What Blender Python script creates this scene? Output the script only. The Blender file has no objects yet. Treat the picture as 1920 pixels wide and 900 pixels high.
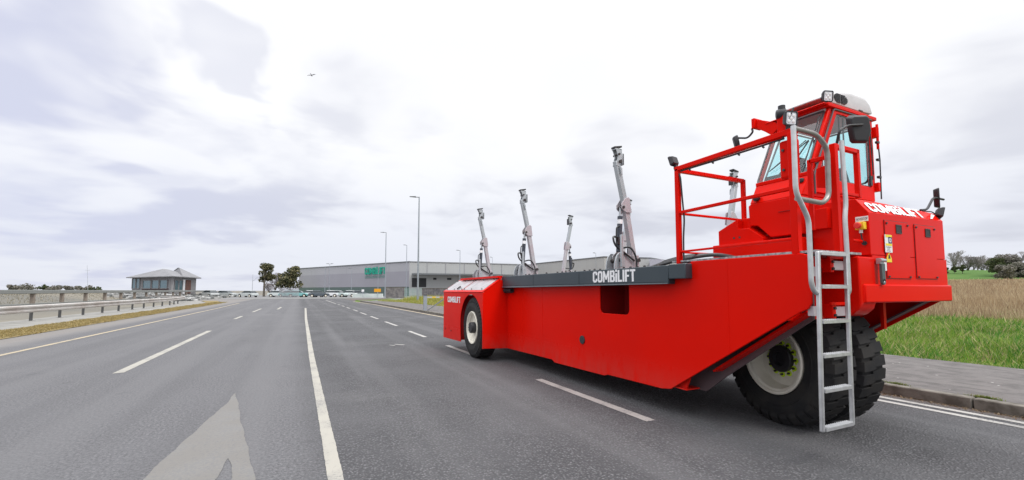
import bpy, bmesh, math, random
import numpy as np
from mathutils import Vector, Matrix
R = math.radians
random.seed(7); rng = np.random.default_rng(11)
S = bpy.context.scene
COL = S.collection

# ------------------------------------------------------------------ camera
CAM_H = 1.4
YAW = R(25.954); PITCH = R(3.776)
cd = bpy.data.cameras.new('camera'); cam = bpy.data.objects.new('camera', cd); COL.objects.link(cam)
cam.location = (0, 0, CAM_H); cam.rotation_euler = (R(90) + PITCH, 0, -YAW)
cd.sensor_width = 36; cd.lens = 820 / 1920 * 36; cd.shift_y = 40.88 / 1920
cd.clip_start = 0.05; cd.clip_end = 6000
S.camera = cam
S.render.resolution_x, S.render.resolution_y = 1024, 480

# ------------------------------------------------------------------ world and sun
SUN_EL = R(52); SUN_AZ = R(160)          # azimuth clockwise from +Y : behind, a little to the right
W = bpy.data.worlds.new('World'); S.world = W; W.use_nodes = True
nt = W.node_tree; nt.nodes.clear()
def N(t, ty, **kw):
    n = t.nodes.new(ty)
    for k, v in kw.items():
        if k == 'in_':
            for a, b in v.items(): n.inputs[a].default_value = b
        else: setattr(n, k, v)
    return n
def mth(t, op, a, b=None, c=None, clamp=False):
    n = t.nodes.new('ShaderNodeMath'); n.operation = op; n.use_clamp = clamp
    for i, x in enumerate((a, b, c)):
        if x is None: continue
        if isinstance(x, (int, float)): n.inputs[i].default_value = x
        else: t.links.new(x, n.inputs[i])
    return n.outputs[0]
def sstep(t, x, a, b, lo=0.0, hi=1.0):
    n = t.nodes.new('ShaderNodeMapRange'); n.interpolation_type = 'SMOOTHSTEP'
    t.links.new(x, n.inputs[0])
    n.inputs[1].default_value, n.inputs[2].default_value, n.inputs[3].default_value, n.inputs[4].default_value = a, b, lo, hi
    return n.outputs[0]
def mixc(t, f, a, b, blend='MIX'):
    n = t.nodes.new('ShaderNodeMix'); n.data_type = 'RGBA'; n.blend_type = blend
    for i, x in ((0, f), (6, a), (7, b)):
        if isinstance(x, (int, float)): n.inputs[i].default_value = x
        elif isinstance(x, tuple): n.inputs[i].default_value = (*x, 1)
        else: t.links.new(x, n.inputs[i])
    return n.outputs[2]
tc = N(nt, 'ShaderNodeTexCoord'); sep = N(nt, 'ShaderNodeSeparateXYZ'); nt.links.new(tc.outputs['Generated'], sep.inputs[0])
X_, Y_, Z_ = sep.outputs
zz = mth(nt, 'ADD', mth(nt, 'MAXIMUM', Z_, 0.0), 0.16)
uv = N(nt, 'ShaderNodeCombineXYZ')
nt.links.new(mth(nt, 'DIVIDE', X_, zz), uv.inputs[0]); nt.links.new(mth(nt, 'DIVIDE', Y_, zz), uv.inputs[1])
def wnoise(scale, detail, dist, off, rough=.5):
    m = N(nt, 'ShaderNodeMapping'); nt.links.new(uv.outputs[0], m.inputs[0]); m.inputs['Location'].default_value = off
    n = N(nt, 'ShaderNodeTexNoise'); nt.links.new(m.outputs[0], n.inputs['Vector'])
    n.inputs['Scale'].default_value = scale; n.inputs['Detail'].default_value = detail
    n.inputs['Distortion'].default_value = dist; n.inputs['Roughness'].default_value = rough
    return n.outputs['Fac']
n1 = wnoise(.62, 5, .35, (3.1, 1.7, 0)); n2 = wnoise(1.9, 4, .3, (0.4, 5.2, 0), .5)
def blob(px, py, r0, r1):
    # a cloud mass standing in one direction of the sky (direction given by its bearing and height)
    f = 820.; cx, cy = 960., 490.88
    a = YAW; F = Vector((math.sin(a)*math.cos(PITCH), math.cos(a)*math.cos(PITCH), math.sin(PITCH)))
    Rt = Vector((math.cos(a), -math.sin(a), 0)); U = Rt.cross(F)
    d = (F*f + Rt*(px-cx) - U*(py-cy)).normalized()
    v = N(nt, 'ShaderNodeVectorMath', operation='DOT_PRODUCT'); nrm = N(nt, 'ShaderNodeVectorMath', operation='NORMALIZE')
    nt.links.new(tc.outputs['Generated'], nrm.inputs[0]); nt.links.new(nrm.outputs[0], v.inputs[0]); v.inputs[1].default_value = d
    w = mth(nt, 'ADD', v.outputs['Value'], mth(nt, 'MULTIPLY', mth(nt, 'SUBTRACT', n2, .5), .05))
    return sstep(nt, w, math.cos(R(r1)), math.cos(R(r0)))
lil = mth(nt, 'MAXIMUM', blob(10, 130, 2, 12), mth(nt, 'MULTIPLY', blob(190, 225, 0, 8.5), .9))
lil = mth(nt, 'MAXIMUM', lil, mth(nt, 'MULTIPLY', blob(40, 330, 0, 11), .7))
lil = mth(nt, 'MAXIMUM', lil, mth(nt, 'MULTIPLY', blob(700, 205, 0, 9), .6))
lil = mth(nt, 'MAXIMUM', lil, mth(nt, 'MULTIPLY', blob(420, 90, 0, 5), .5)); lil = mth(nt, 'MAXIMUM', lil, mth(nt, 'MULTIPLY', blob(330, 320, 0, 9), .55))
lil = mth(nt, 'MAXIMUM', lil, mth(nt, 'MULTIPLY', blob(1180, 340, 0, 9), .6))
for (bx, by, r0, r1, k_) in ((1900, 330, 1, 12, .8), (1780, 420, 0, 9, .6), (1130, 350, 0, 9, .6), (1060, 215, 0, 6, .25)):
    lil = mth(nt, 'MAXIMUM', lil, mth(nt, 'MULTIPLY', blob(bx, by, r0, r1), k_))
low = sstep(nt, Z_, .34, .02)                        # cloud banks thicken towards the horizon
base = sstep(nt, mth(nt, 'ADD', mth(nt, 'MULTIPLY', n1, .6), mth(nt, 'MULTIPLY', n2, .4)), .44, .60)
grey = mth(nt, 'MULTIPLY', base, sstep(nt, Z_, .36, .16, .06, 1.0))
shade = mth(nt, 'MAXIMUM', grey, lil)
streak = wnoise(1.0, 4, .3, (7.7, 2.1, 0))
bright_gap = sstep(nt, streak, .47, .60)
shade = mth(nt, 'MULTIPLY', shade, mth(nt, 'SUBTRACT', 1.0, mth(nt, 'MULTIPLY', bright_gap, .85)))
left = sstep(nt, X_, .35, -.55)
ctint = mixc(nt, left, (.655, .67, .76), (.64, .67, .86))
white = mixc(nt, low, (1.06, 1.065, 1.09), (.84, .865, .955))
cloud = mixc(nt, mth(nt, 'MULTIPLY', shade, .84), white, ctint)
up = sstep(nt, Z_, .50, .95, 1.0, 3.1)               # an overcast sky is brightest overhead
cl10 = N(nt, 'ShaderNodeVectorMath', operation='SCALE'); nt.links.new(cloud, cl10.inputs[0])
nt.links.new(mth(nt, 'MULTIPLY', up, 10.0), cl10.inputs['Scale'])
sky = N(nt, 'ShaderNodeTexSky', sky_type='NISHITA', sun_disc=False, sun_elevation=SUN_EL, sun_rotation=SUN_AZ)
bg = N(nt, 'ShaderNodeBackground'); bg.inputs['Strength'].default_value = .1
nt.links.new(mixc(nt, .94, sky.outputs[0], cl10.outputs[0]), bg.inputs['Color'])
out = N(nt, 'ShaderNodeOutputWorld'); nt.links.new(bg.outputs[0], out.inputs[0])
sl = bpy.data.lights.new('sun', 'SUN'); sun = bpy.data.objects.new('sun', sl); COL.objects.link(sun)
sl.energy = 1.6; sl.angle = R(16); sl.color = (1, .96, .9)
sd = Vector((math.sin(SUN_AZ)*math.cos(SUN_EL), math.cos(SUN_AZ)*math.cos(SUN_EL), math.sin(SUN_EL)))
sun.rotation_euler = sd.to_track_quat('Z', 'Y').to_euler()
S.view_settings.view_transform = 'Standard'; S.view_settings.look = 'None'
S.view_settings.exposure = 0.0; S.view_settings.gamma = 1; S.view_settings.use_curve_mapping = False

# ------------------------------------------------------------------ measuring helpers: sight line through a photo point met with a real plane
_F = Vector((math.sin(YAW)*math.cos(PITCH), math.cos(YAW)*math.cos(PITCH), math.sin(PITCH)))
_R = Vector((math.cos(YAW), -math.sin(YAW), 0)); _U = _R.cross(_F); _C = Vector((0, 0, CAM_H))
def ray(x, y): return _F*820 + _R*(x-960) - _U*(y-490.88)
def onx(x, y, X): r = ray(x, y); return _C + r*(X/r.x)
def ony(x, y, Y): r = ray(x, y); return _C + r*(Y/r.y)
def onz(x, y, Z=0.): r = ray(x, y); return _C + r*((Z-CAM_H)/r.z)
def ond(x, y, d): r = ray(x, y); return _C + r*(d/820.)       # at depth d along the view axis
def ground(x, d, z=0.):
    p = ond(x, 545, d); return Vector((p.x, p.y, z))

# ------------------------------------------------------------------ materials
MATS = {}
def mat(name, col, rough=.5, metal=0., coat=0., spec=.5, noise=None, bump=None, island=None, trans=None):
    """noise=(scale, amount, colour2[, detail]); bump=(scale, strength, distance)"""
    if name in MATS: return MATS[name]
    m = bpy.data.materials.new(name); m.use_nodes = True; t = m.node_tree
    b = t.nodes['Principled BSDF']; b.inputs['Base Color'].default_value = (*col, 1)
    b.inputs['Roughness'].default_value = rough; b.inputs['Metallic'].default_value = metal
    b.inputs['Coat Weight'].default_value = coat; b.inputs['Coat Roughness'].default_value = .08
    b.inputs['Specular IOR Level'].default_value = spec
    c = None
    tcn = N(t, 'ShaderNodeTexCoord')
    if noise:
        n = N(t, 'ShaderNodeTexNoise'); t.links.new(tcn.outputs['Object'], n.inputs['Vector'])
        n.inputs['Scale'].default_value = noise[0]; n.inputs['Detail'].default_value = noise[3] if len(noise) > 3 else 5
        f = sstep(t, n.outputs['Fac'], .35, .68, 0, noise[1]); c = mixc(t, f, col, noise[2])
    if island:
        g = N(t, 'ShaderNodeNewGeometry'); f = mth(t, 'MULTIPLY', g.outputs['Random Per Island'], island[0])
        c = mixc(t, f, c if c is not None else col, island[1])
    if c is not None: t.links.new(c, b.inputs['Base Color'])
    if bump:
        n = N(t, 'ShaderNodeTexNoise'); t.links.new(tcn.outputs['Object'], n.inputs['Vector'])
        n.inputs['Scale'].default_value = bump[0]; n.inputs['Detail'].default_value = 6
        bp = N(t, 'ShaderNodeBump'); bp.inputs['Strength'].default_value = bump[1]; bp.inputs['Distance'].default_value = bump[2]
        t.links.new(n.outputs['Fac'], bp.inputs['Height']); t.links.new(bp.outputs[0], b.inputs['Normal'])
    if trans: b.inputs['Subsurface Weight'].default_value = 0
    MATS[name] = m; return m
RED = mat('red_paint', (.70, .0075, .0025),   .26, spec=.05, noise=(1.1, .45, (.58, .009, .005)), bump=(1.3, .10, .02))
def dusty(m):
    t = m.node_tree; b = t.nodes['Principled BSDF']; src = b.inputs['Base Color'].links[0].from_socket; P = N(t, 'ShaderNodeTexCoord').outputs['Object']
    sp = N(t, 'ShaderNodeSeparateXYZ'); t.links.new(P, sp.inputs[0]); n = N(t, 'ShaderNodeTexNoise'); mp = N(t, 'ShaderNodeMapping'); t.links.new(P, mp.inputs[0]); mp.inputs['Scale'].default_value = (3, 3, 1.2)
    t.links.new(mp.outputs[0], n.inputs['Vector']); n.inputs['Scale'].default_value = 3; n.inputs['Detail'].default_value = 9; n.inputs['Roughness'].default_value = .7
    f = mth(t, 'MULTIPLY', sstep(t, mth(t, 'ADD', sp.outputs[2], mth(t, 'MULTIPLY', n.outputs['Fac'], .5)), .95, .45), sstep(t, n.outputs['Fac'], .35, .7, .03, .28))
    t.links.new(mixc(t, f, src, (.26, .12, .10)), b.inputs['Base Color']); r = mth(t, 'ADD', .24, mth(t, 'MULTIPLY', f, 1.2)); t.links.new(r, b.inputs['Roughness'])
dusty(RED)
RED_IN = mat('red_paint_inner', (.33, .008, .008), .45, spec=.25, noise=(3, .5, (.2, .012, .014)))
DARK = mat('dark_slate_paint', (.030, .046, .058), .42, noise=(2, .5, (.045, .06, .07)), bump=(2, .05, .02))
PANEL = mat('underside_plate', (.11, .075, .08), .5, noise=(4, .7, (.09, .06, .07)))
GALV = mat('galvanised_steel', (.44, .465, .49), .42, metal=.5, noise=(7, .45, (.42, .44, .46)), bump=(40, .05, .002))
GALV_P = mat('dusty_galvanised_steel', (.47, .455, .475), .5, metal=.35, noise=(4, .6, (.45, .34, .38)), bump=(40, .05, .002))
ALU = mat('ladder_aluminium', (.60, .61, .62), .38, metal=.7, noise=(14, .6, (.45, .46, .47)), bump=(80, .1, .003))
GREYTUBE = mat('grey_tube', (.30, .29, .27), .4, metal=.5, noise=(18, .6, (.2, .19, .18)))
PLATE = mat('chequer_plate', (.62, .60, .62), .3, metal=.75, noise=(7, .6, (.40, .36, .38)), bump=(40, .3, .004))
BLACK = mat('black_plastic', (.024, .024, .028), .5)
RUBBER = mat('tyre_rubber', (.013, .013, .0145), .7, spec=.35, noise=(5, .9, (.026, .024, .022), 8), bump=(60, .25, .004))
HOSE = mat('hose_rubber', (.015, .015, .017), .4)
CYL = mat('cylinder_paint', (.045, .052, .07), .4)
RIM = mat('rim_paint', (.80, .76, .66), .4, noise=(6, .5, (.6, .56, .47)))
LIME = mat('nut_indicator', (.62, .85, .04), .5)
WHITE = mat('white_vinyl', (.80, .80, .82), .4)
ACW = mat('air_conditioner_shell', (.50, .485, .49), .45, noise=(5, .4, (.34, .33, .34)))
YELLOW = mat('yellow_plastic', (.80, .52, .02), .4)
BTN = mat('red_button', (.75, .03, .02), .35)
LENS = mat('lamp_lens', (.72, .72, .74), .12, metal=.4)
MIR = mat('mirror_glass', (.55, .57, .6), .05, metal=1)
SEAT = mat('seat_fabric', (.035, .04, .05), .8)
LINING = mat('cab_lining', (.50, .51, .54), .8)
SEAL = mat('window_seal', (.07, .065, .07), .35)
BOLT = mat('bolt_steel', (.07, .06, .06), .5, metal=.6)
STRAP = mat('grey_green_strap', (.07, .10, .10), .6)

def glass_mat(name, tint, gloss=.9):
    m = bpy.data.materials.new(name); m.use_nodes = True; t = m.node_tree; t.nodes.clear()
    tr = N(t, 'ShaderNodeBsdfTransparent'); tr.inputs[0].default_value = (*tint, 1)
    gl = N(t, 'ShaderNodeBsdfGlossy'); gl.inputs['Roughness'].default_value = .02; gl.inputs[0].default_value = (gloss, gloss, gloss, 1)
    fr = N(t, 'ShaderNodeFresnel'); fr.inputs[0].default_value = 1.5
    mx = N(t, 'ShaderNodeMixShader'); gm = N(t, 'ShaderNodeNewGeometry'); t.links.new(mth(t, 'MULTIPLY', fr.outputs[0], mth(t, 'SUBTRACT', 1.0, gm.outputs['Backfacing'])), mx.inputs[0])
    t.links.new(tr.outputs[0], mx.inputs[1]); t.links.new(gl.outputs[0], mx.inputs[2])
    o = N(t, 'ShaderNodeOutputMaterial'); t.links.new(mx.outputs[0], o.inputs[0]); return m
GLASS = glass_mat('tinted_glass', (.82, .955, .965))

def asphalt():
    m = bpy.data.materials.new('asphalt'); m.use_nodes = True; t = m.node_tree; b = t.nodes['Principled BSDF']
    tcn = N(t, 'ShaderNodeTexCoord'); P = tcn.outputs['Object']
    def nz(scale, detail=5, rough=.55, vec=P, dist=0.):
        n = N(t, 'ShaderNodeTexNoise'); t.links.new(vec, n.inputs['Vector']); n.inputs['Scale'].default_value = scale
        n.inputs['Detail'].default_value = detail; n.inputs['Roughness'].default_value = rough; n.inputs['Distortion'].default_value = dist
        return n.outputs['Fac']
    sp = N(t, 'ShaderNodeSeparateXYZ'); t.links.new(P, sp.inputs[0])
    coarse = sstep(t, mth(t, 'ADD', sp.outputs[0], mth(t, 'MULTIPLY', nz(.7), .5)), .1, .75)      # the right lane has the coarser chippings
    v = N(t, 'ShaderNodeTexVoronoi'); t.links.new(P, v.inputs['Vector']); v.inputs['Scale'].default_value = 46
    v2 = N(t, 'ShaderNodeTexVoronoi'); t.links.new(P, v2.inputs['Vector']); v2.inputs['Scale'].default_value = 135
    stone = sstep(t, v.outputs['Distance'], .15, .62, 1, 0)
    hs = N(t, 'ShaderNodeSeparateColor'); t.links.new(v.outputs['Color'], hs.inputs[0])
    fine = nz(40, 5, .85); mid = nz(26, 4, .7)
    big = nz(.55, 5, .6); 
    mp = N(t, 'ShaderNodeMapping'); t.links.new(P, mp.inputs[0]); mp.inputs['Scale'].default_value = (2.2, .10, 1)
    lanes = nz(1.0, 4, .5, mp.outputs[0])
    cs = mixc(t, mth(t, 'MULTIPLY', stone, mth(t, 'ADD', .3, mth(t, 'MULTIPLY', hs.outputs[0], .7))), (.030, .030, .033), (.255, .255, .266))
    cf = mixc(t, sstep(t, fine, .3, .7), (.030, .030, .033), (.225, .224, .235))
    c = mixc(t, mth(t, 'MULTIPLY', coarse, .8), cf, cs)
    c = mixc(t, sstep(t, mid, .35, .62, 0, .45), c, (.070, .070, .074))
    c = mixc(t, sstep(t, big, .38, .68, 0, .45), c, (.125, .125, .132)); c = mixc(t, sstep(t, nz(.23, 6, .65), .52, .70, 0, .40), c, (.17, .168, .17)); st_ = sstep(t, nz(1.7, 3, .5), .66, .74, 0, .35); c = mixc(t, st_, c, (.045, .045, .048))
    c = mixc(t, sstep(t, lanes, .42, .62, 0, .30), c, (.085, .085, .09))
    edge = sstep(t, mth(t, 'ADD', sp.outputs[0], mth(t, 'MULTIPLY', nz(3), .5)), -5.9, -6.8, 0, .55)    # dusty shoulder
    c = mixc(t, edge, c, (.24, .22, .20))
    edge2 = sstep(t, mth(t, 'ADD', sp.outputs[0], mth(t, 'MULTIPLY', nz(9), .3)), 7.1, 7.35, 0, .6)
    c = mixc(t, edge2, c, (.14, .105, .085))
    trk = mth(t, 'COSINE', mth(t, 'MULTIPLY', mth(t, 'ADD', sp.outputs[0], .45), 3.95))
    c = mixc(t, mth(t, 'MULTIPLY', sstep(t, trk, .1, .9), mth(t, 'MULTIPLY', sstep(t, lanes, .3, .7), .32)), c, (.175, .174, .18))
    # tar cracks
    cr = N(t, 'ShaderNodeTexVoronoi', feature='DISTANCE_TO_EDGE'); 
    wp = N(t, 'ShaderNodeVectorMath', operation='ADD'); nn = N(t, 'ShaderNodeTexNoise'); t.links.new(P, nn.inputs['Vector']); nn.inputs['Scale'].default_value = 1.3
    t.links.new(P, wp.inputs[0]); t.links.new(nn.outputs['Color'], wp.inputs[1]); t.links.new(wp.outputs[0], cr.inputs['Vector']); cr.inputs['Scale'].default_value = .13
    crk = mth(t, 'MULTIPLY', sstep(t, cr.outputs['Distance'], .0035, .001), sstep(t, nz(.4), .5, .6))
    c = mixc(t, mth(t, 'MULTIPLY', crk, .0), c, (.03, .03, .032))
    t.links.new(c, b.inputs['Base Color']); b.inputs['Roughness'].default_value = .85; b.inputs['Specular IOR Level'].default_value = .3
    h = mth(t, 'ADD', mth(t, 'MULTIPLY', stone, mth(t, 'ADD', mth(t, 'MULTIPLY', coarse, .9), .25)), mth(t, 'MULTIPLY', fine, .5))
    h = mth(t, 'ADD', h, mth(t, 'MULTIPLY', mid, .6))
    bp = N(t, 'ShaderNodeBump'); bp.inputs['Strength'].default_value = .8; bp.inputs['Distance'].default_value = .010
    t.links.new(h, bp.inputs['Height']); t.links.new(bp.outputs[0], b.inputs['Normal'])
    return m
ASPH = asphalt()
def paint_mat(name, col, wear_lo, wear_hi, under=(.13, .13, .138)):
    m = bpy.data.materials.new(name); m.use_nodes = True; t = m.node_tree; b = t.nodes['Principled BSDF']
    P = N(t, 'ShaderNodeTexCoord').outputs['Object']
    n = N(t, 'ShaderNodeTexNoise'); t.links.new(P, n.inputs['Vector']); n.inputs['Scale'].default_value = 38; n.inputs['Detail'].default_value = 7; n.inputs['Roughness'].default_value = .7
    n2 = N(t, 'ShaderNodeTexNoise'); t.links.new(P, n2.inputs['Vector']); n2.inputs['Scale'].default_value = 2.3; n2.inputs['Detail'].default_value = 4
    s = mth(t, 'ADD', mth(t, 'MULTIPLY', n.outputs['Fac'], .6), mth(t, 'MULTIPLY', n2.outputs['Fac'], .4))
    f = sstep(t, s, wear_lo, wear_hi)
    c = mixc(t, f, col, under)
    c = mixc(t, sstep(t, n2.outputs['Fac'], .4, .7, 0, .3), c, (.22, .215, .20))
    t.links.new(c, b.inputs['Base Color']); b.inputs['Roughness'].default_value = .7
    bp = N(t, 'ShaderNodeBump'); bp.inputs['Strength'].default_value = .5; bp.inputs['Distance'].default_value = .005
    t.links.new(n.outputs['Fac'], bp.inputs['Height']); t.links.new(bp.outputs[0], b.inputs['Normal']); return m
LINE = paint_mat('line_paint', (.34, .325, .285), .50, .66)
LINE_W = paint_mat('white_line_paint', (.38, .37, .35), .49, .64)
LINE_Y = paint_mat('edge_line_paint', (.40, .33, .22), .52, .68)
ARROW = paint_mat('worn_arrow_paint', (.155, .148, .138), .47, .62, (.12, .12, .124))

# ------------------------------------------------------------------ mesh building
def filet(pts, r, n=4):
    pts = [Vector(p) for p in pts]; out = [pts[0]]
    for a, b, c in zip(pts, pts[1:], pts[2:]):
        d1 = (a-b); d2 = (c-b); k = min(r, d1.length*.45, d2.length*.45)
        p = b+d1.normalized()*k; q = b+d2.normalized()*k
        for i in range(n+1):
            s = i/n; out.append(p*(1-s)**2 + b*2*s*(1-s) + q*s*s)
    out.append(pts[-1]); return out
class MB:
    def __init__(s): s.v = []; s.f = []
    def add(s, vs, fs):
        o = len(s.v); s.v += [Vector(v) for v in vs]; s.f += [tuple(i+o for i in f) for f in fs]; return s
    def hexa(s, p): return s.add(p, [(0,1,2,3),(7,6,5,4),(0,4,5,1),(1,5,6,2),(2,6,7,3),(3,7,4,0)])
    def box(s, x0, x1, y0, y1, z0, z1):
        return s.hexa([(x0,y0,z0),(x1,y0,z0),(x1,y1,z0),(x0,y1,z0),(x0,y0,z1),(x1,y0,z1),(x1,y1,z1),(x0,y1,z1)])
    def beam(s, p, q, w, h=None, up=(0,0,1)):
        p = Vector(p); q = Vector(q); h = h or w; d = (q-p).normalized(); up = Vector(up)
        if abs(d.dot(up)) > .95: up = Vector((0,1,0))
        a = d.cross(up).normalized()*w/2; b = a.cross(d).normalized()*h/2
        return s.hexa([p-a-b, p+a-b, p+a+b, p-a+b, q-a-b, q+a-b, q+a+b, q-a+b])
    def tube(s, pts, r, n=10, r2=None, caps=True):
        pts = [Vector(p) for p in pts]; o = len(s.v); m = len(pts); t = (pts[1]-pts[0]).normalized()
        u = t.orthogonal().normalized()
        for i, p in enumerate(pts):
            t2 = ((pts[min(i+1, m-1)]-pts[max(i-1, 0)])).normalized()
            q = t.rotation_difference(t2); u = q @ u; t = t2; w = t.cross(u)
            rr = r if r2 is None else r+(r2-r)*i/(m-1)
            for k in range(n):
                a = 2*math.pi*k/n; s.v.append(p+u*math.cos(a)*rr+w*math.sin(a)*rr)
        for i in range(m-1):
            for k in range(n): s.f.append((o+i*n+k, o+i*n+(k+1) % n, o+(i+1)*n+(k+1) % n, o+(i+1)*n+k))
        if caps: s.f.append(tuple(o+k for k in range(n))[::-1]); s.f.append(tuple(o+(m-1)*n+k for k in range(n)))
        return s
    def prism(s, poly, ext):
        n = len(poly); e = Vector(ext); p = [Vector(v) for v in poly]
        return s.add(p+[v+e for v in p], [tuple(range(n))[::-1], tuple(range(n, 2*n))]+[(i, (i+1) % n, n+(i+1) % n, n+i) for i in range(n)])
    def plate(s, outer, holes, ext):
        bm = bmesh.new(); e = Vector(ext); loops = [outer]+holes; es = []
        for lp in loops:
            vs = [bm.verts.new(Vector(p)) for p in lp]; es += [bm.edges.new((vs[i], vs[(i+1) % len(vs)])) for i in range(len(vs))]
        bmesh.ops.triangle_fill(bm, edges=es, use_beauty=True)
        bmesh.ops.dissolve_limit(bm, angle_limit=.01, verts=bm.verts[:], edges=bm.edges[:])
        bm.verts.index_update(); vs = [v.co.copy() for v in bm.verts]; fs = [tuple(v.index for v in f.verts) for f in bm.faces]; bm.free()
        s.add(vs, fs); s.add([v+e for v in vs], [f[::-1] for f in fs])
        for lp in loops:
            n = len(lp); p = [Vector(v) for v in lp]; s.add(p+[v+e for v in p], [(i, (i+1) % n, n+(i+1) % n, n+i) for i in range(n)])
        return s
    def lathe(s, prof, o=(0,0,0), ax=(1,0,0), n=48, closed=False, a0=0, a1=2*math.pi):
        """prof = [(along axis, radius)]"""
        o = Vector(o); ax = Vector(ax).normalized(); u = ax.orthogonal().normalized(); w = ax.cross(u); b = len(s.v); m = len(prof)
        for k in range(n):
            a = 2*math.pi*k/n; d = u*math.cos(a)+w*math.sin(a)
            for t, r in prof: s.v.append(o+ax*t+d*r)
        for k in range(n):
            k2 = (k+1) % n
            for i in range(m-1 if not closed else m):
                j = (i+1) % m; s.f.append((b+k*m+i, b+k2*m+i, b+k2*m+j, b+k*m+j))
        return s
    def cyl(s, p, q, r, n=16, r2=None): return s.tube([p, q], r, n, r2)
    def build(s, name, m, parent=None, bevel=0., smooth=True, angle=35, seg=2, recalc=True):
        me = bpy.data.meshes.new(name); me.from_pydata([tuple(v) for v in s.v], [], s.f)
        bm = bmesh.new(); bm.from_mesh(me)
        if recalc: 
            bmesh.ops.remove_doubles(bm, verts=bm.verts[:], dist=1e-5)
            bmesh.ops.recalc_face_normals(bm, faces=bm.faces[:])
        bm.to_mesh(me); bm.free(); me.materials.append(m)
        if smooth:
            for p in me.polygons: p.use_smooth = True
            me.set_sharp_from_angle(angle=R(angle))
        me.update(); o = bpy.data.objects.new(name, me); COL.objects.link(o); par(o, parent)
        if bevel:
            bv = o.modifiers.new('bevel', 'BEVEL'); bv.width = bevel; bv.segments = seg; bv.limit_method = 'ANGLE'; bv.angle_limit = R(40); bv.harden_normals = False
        return o
def par(o, p):
    if p is None: return
    o.parent = p
    if p.type == 'EMPTY' and p.get('world_children'): o.matrix_parent_inverse = Matrix.Translation(-p.location)
def empty(name, loc, rz=0., world=False, parent=None):
    o = bpy.data.objects.new(name, None); COL.objects.link(o); o.location = loc; o.rotation_euler = (0, 0, rz); o.empty_display_size = .3
    if world: o['world_children'] = 1
    if parent: par(o, parent)
    return o
def tag(o, label=None, cat=None, group=None, kind=None):
    if label: o['label'] = label
    if cat: o['category'] = cat
    if group: o['group'] = group
    if kind: o['kind'] = kind
    return o
def copy_tree(o, parent=None):
    c = o.copy(); COL.objects.link(c)
    if parent: c.parent = parent
    for ch in list(o.children): copy_tree(ch, c)
    return c
def struct(mb, name, m, **k): return tag(mb.build(name, m, **k), kind='structure')
def sheet(pts, z, name, m):
    mb = MB(); mb.add([(x, y, z) for x, y in pts], [tuple(range(len(pts)))])
    o = mb.build(name, m, smooth=False, recalc=False)
    if o.data.polygons[0].normal.z < 0: o.data.flip_normals()
    return tag(o, kind='structure')

# lettering: the heavy condensed capitals of the maker's mark, every glyph on a grid 1 high
def strip(a, b, close=False):
    n = len(a); return a+b, [(i, (i+1) % n, n+(i+1) % n, n+i) for i in range(n if close else n-1)]
def glyph(ch):
    s = .17
    if ch == 'O':
        o = [(.12,0),(.40,0),(.52,.14),(.52,.86),(.40,1),(.12,1),(0,.86),(0,.14)]; i = [(.20,.17),(.32,.17),(.35,.22),(.35,.78),(.32,.83),(.20,.83),(.17,.78),(.17,.22)]
        return strip(o, i, True)+(.52,)
    if ch == 'C':
        o = [(.50,.34),(.50,.14),(.38,0),(.12,0),(0,.14),(0,.86),(.12,1),(.38,1),(.50,.86),(.50,.66)]
        i = [(.33,.34),(.33,.22),(.30,.17),(.20,.17),(.17,.22),(.17,.78),(.20,.83),(.30,.83),(.33,.78),(.33,.66)]
        return strip(o, i)+(.50,)
    if ch == 'M': return [(0,0),(.16,0),(.16,.55),(.28,.22),(.40,.22),(.52,.55),(.52,0),(.68,0),(.68,1),(.52,1),(.34,.50),(.16,1),(0,1)], [tuple(range(13))], .68
    if ch == 'B':
        o1 = [(0,0),(.38,0),(.50,.10),(.50,.42),(.44,.515),(0,.515)]; i1 = [(.17,.15),(.30,.15),(.33,.19),(.33,.38),(.30,.43),(.17,.43)]
        o2 = [(0,.515),(.44,.515),(.48,.60),(.48,.90),(.37,1),(0,1)]; i2 = [(.17,.59),(.28,.59),(.31,.63),(.31,.81),(.28,.85),(.17,.85)]
        v1, f1 = strip(o1, i1, True); v2, f2 = strip(o2, i2, True); k = len(v1)
        return v1+v2, f1+[tuple(a+k for a in f) for f in f2], .50
    if ch == 'i': return [(0,0),(.17,0),(.17,.74),(0,.74),(0,.86),(.17,.86),(.17,1.06),(0,1.06)], [(0,1,2,3),(4,5,6,7)], .17
    if ch == 'L': return [(0,0),(.42,0),(.42,.17),(.17,.17),(.17,1),(0,1)], [tuple(range(6))], .42
    if ch == 'I': return [(0,0),(.17,0),(.17,1),(0,1)], [(0,1,2,3)], .17
    if ch == 'F': return [(0,0),(.17,0),(.17,.40),(.37,.40),(.37,.56),(.17,.56),(.17,.83),(.42,.83),(.42,1),(0,1)], [tuple(range(10))], .42
    if ch == 'T': return [(.15,0),(.32,0),(.32,.83),(.47,.83),(.47,1),(0,1),(0,.83),(.15,.83)], [tuple(range(8))], .47
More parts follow.
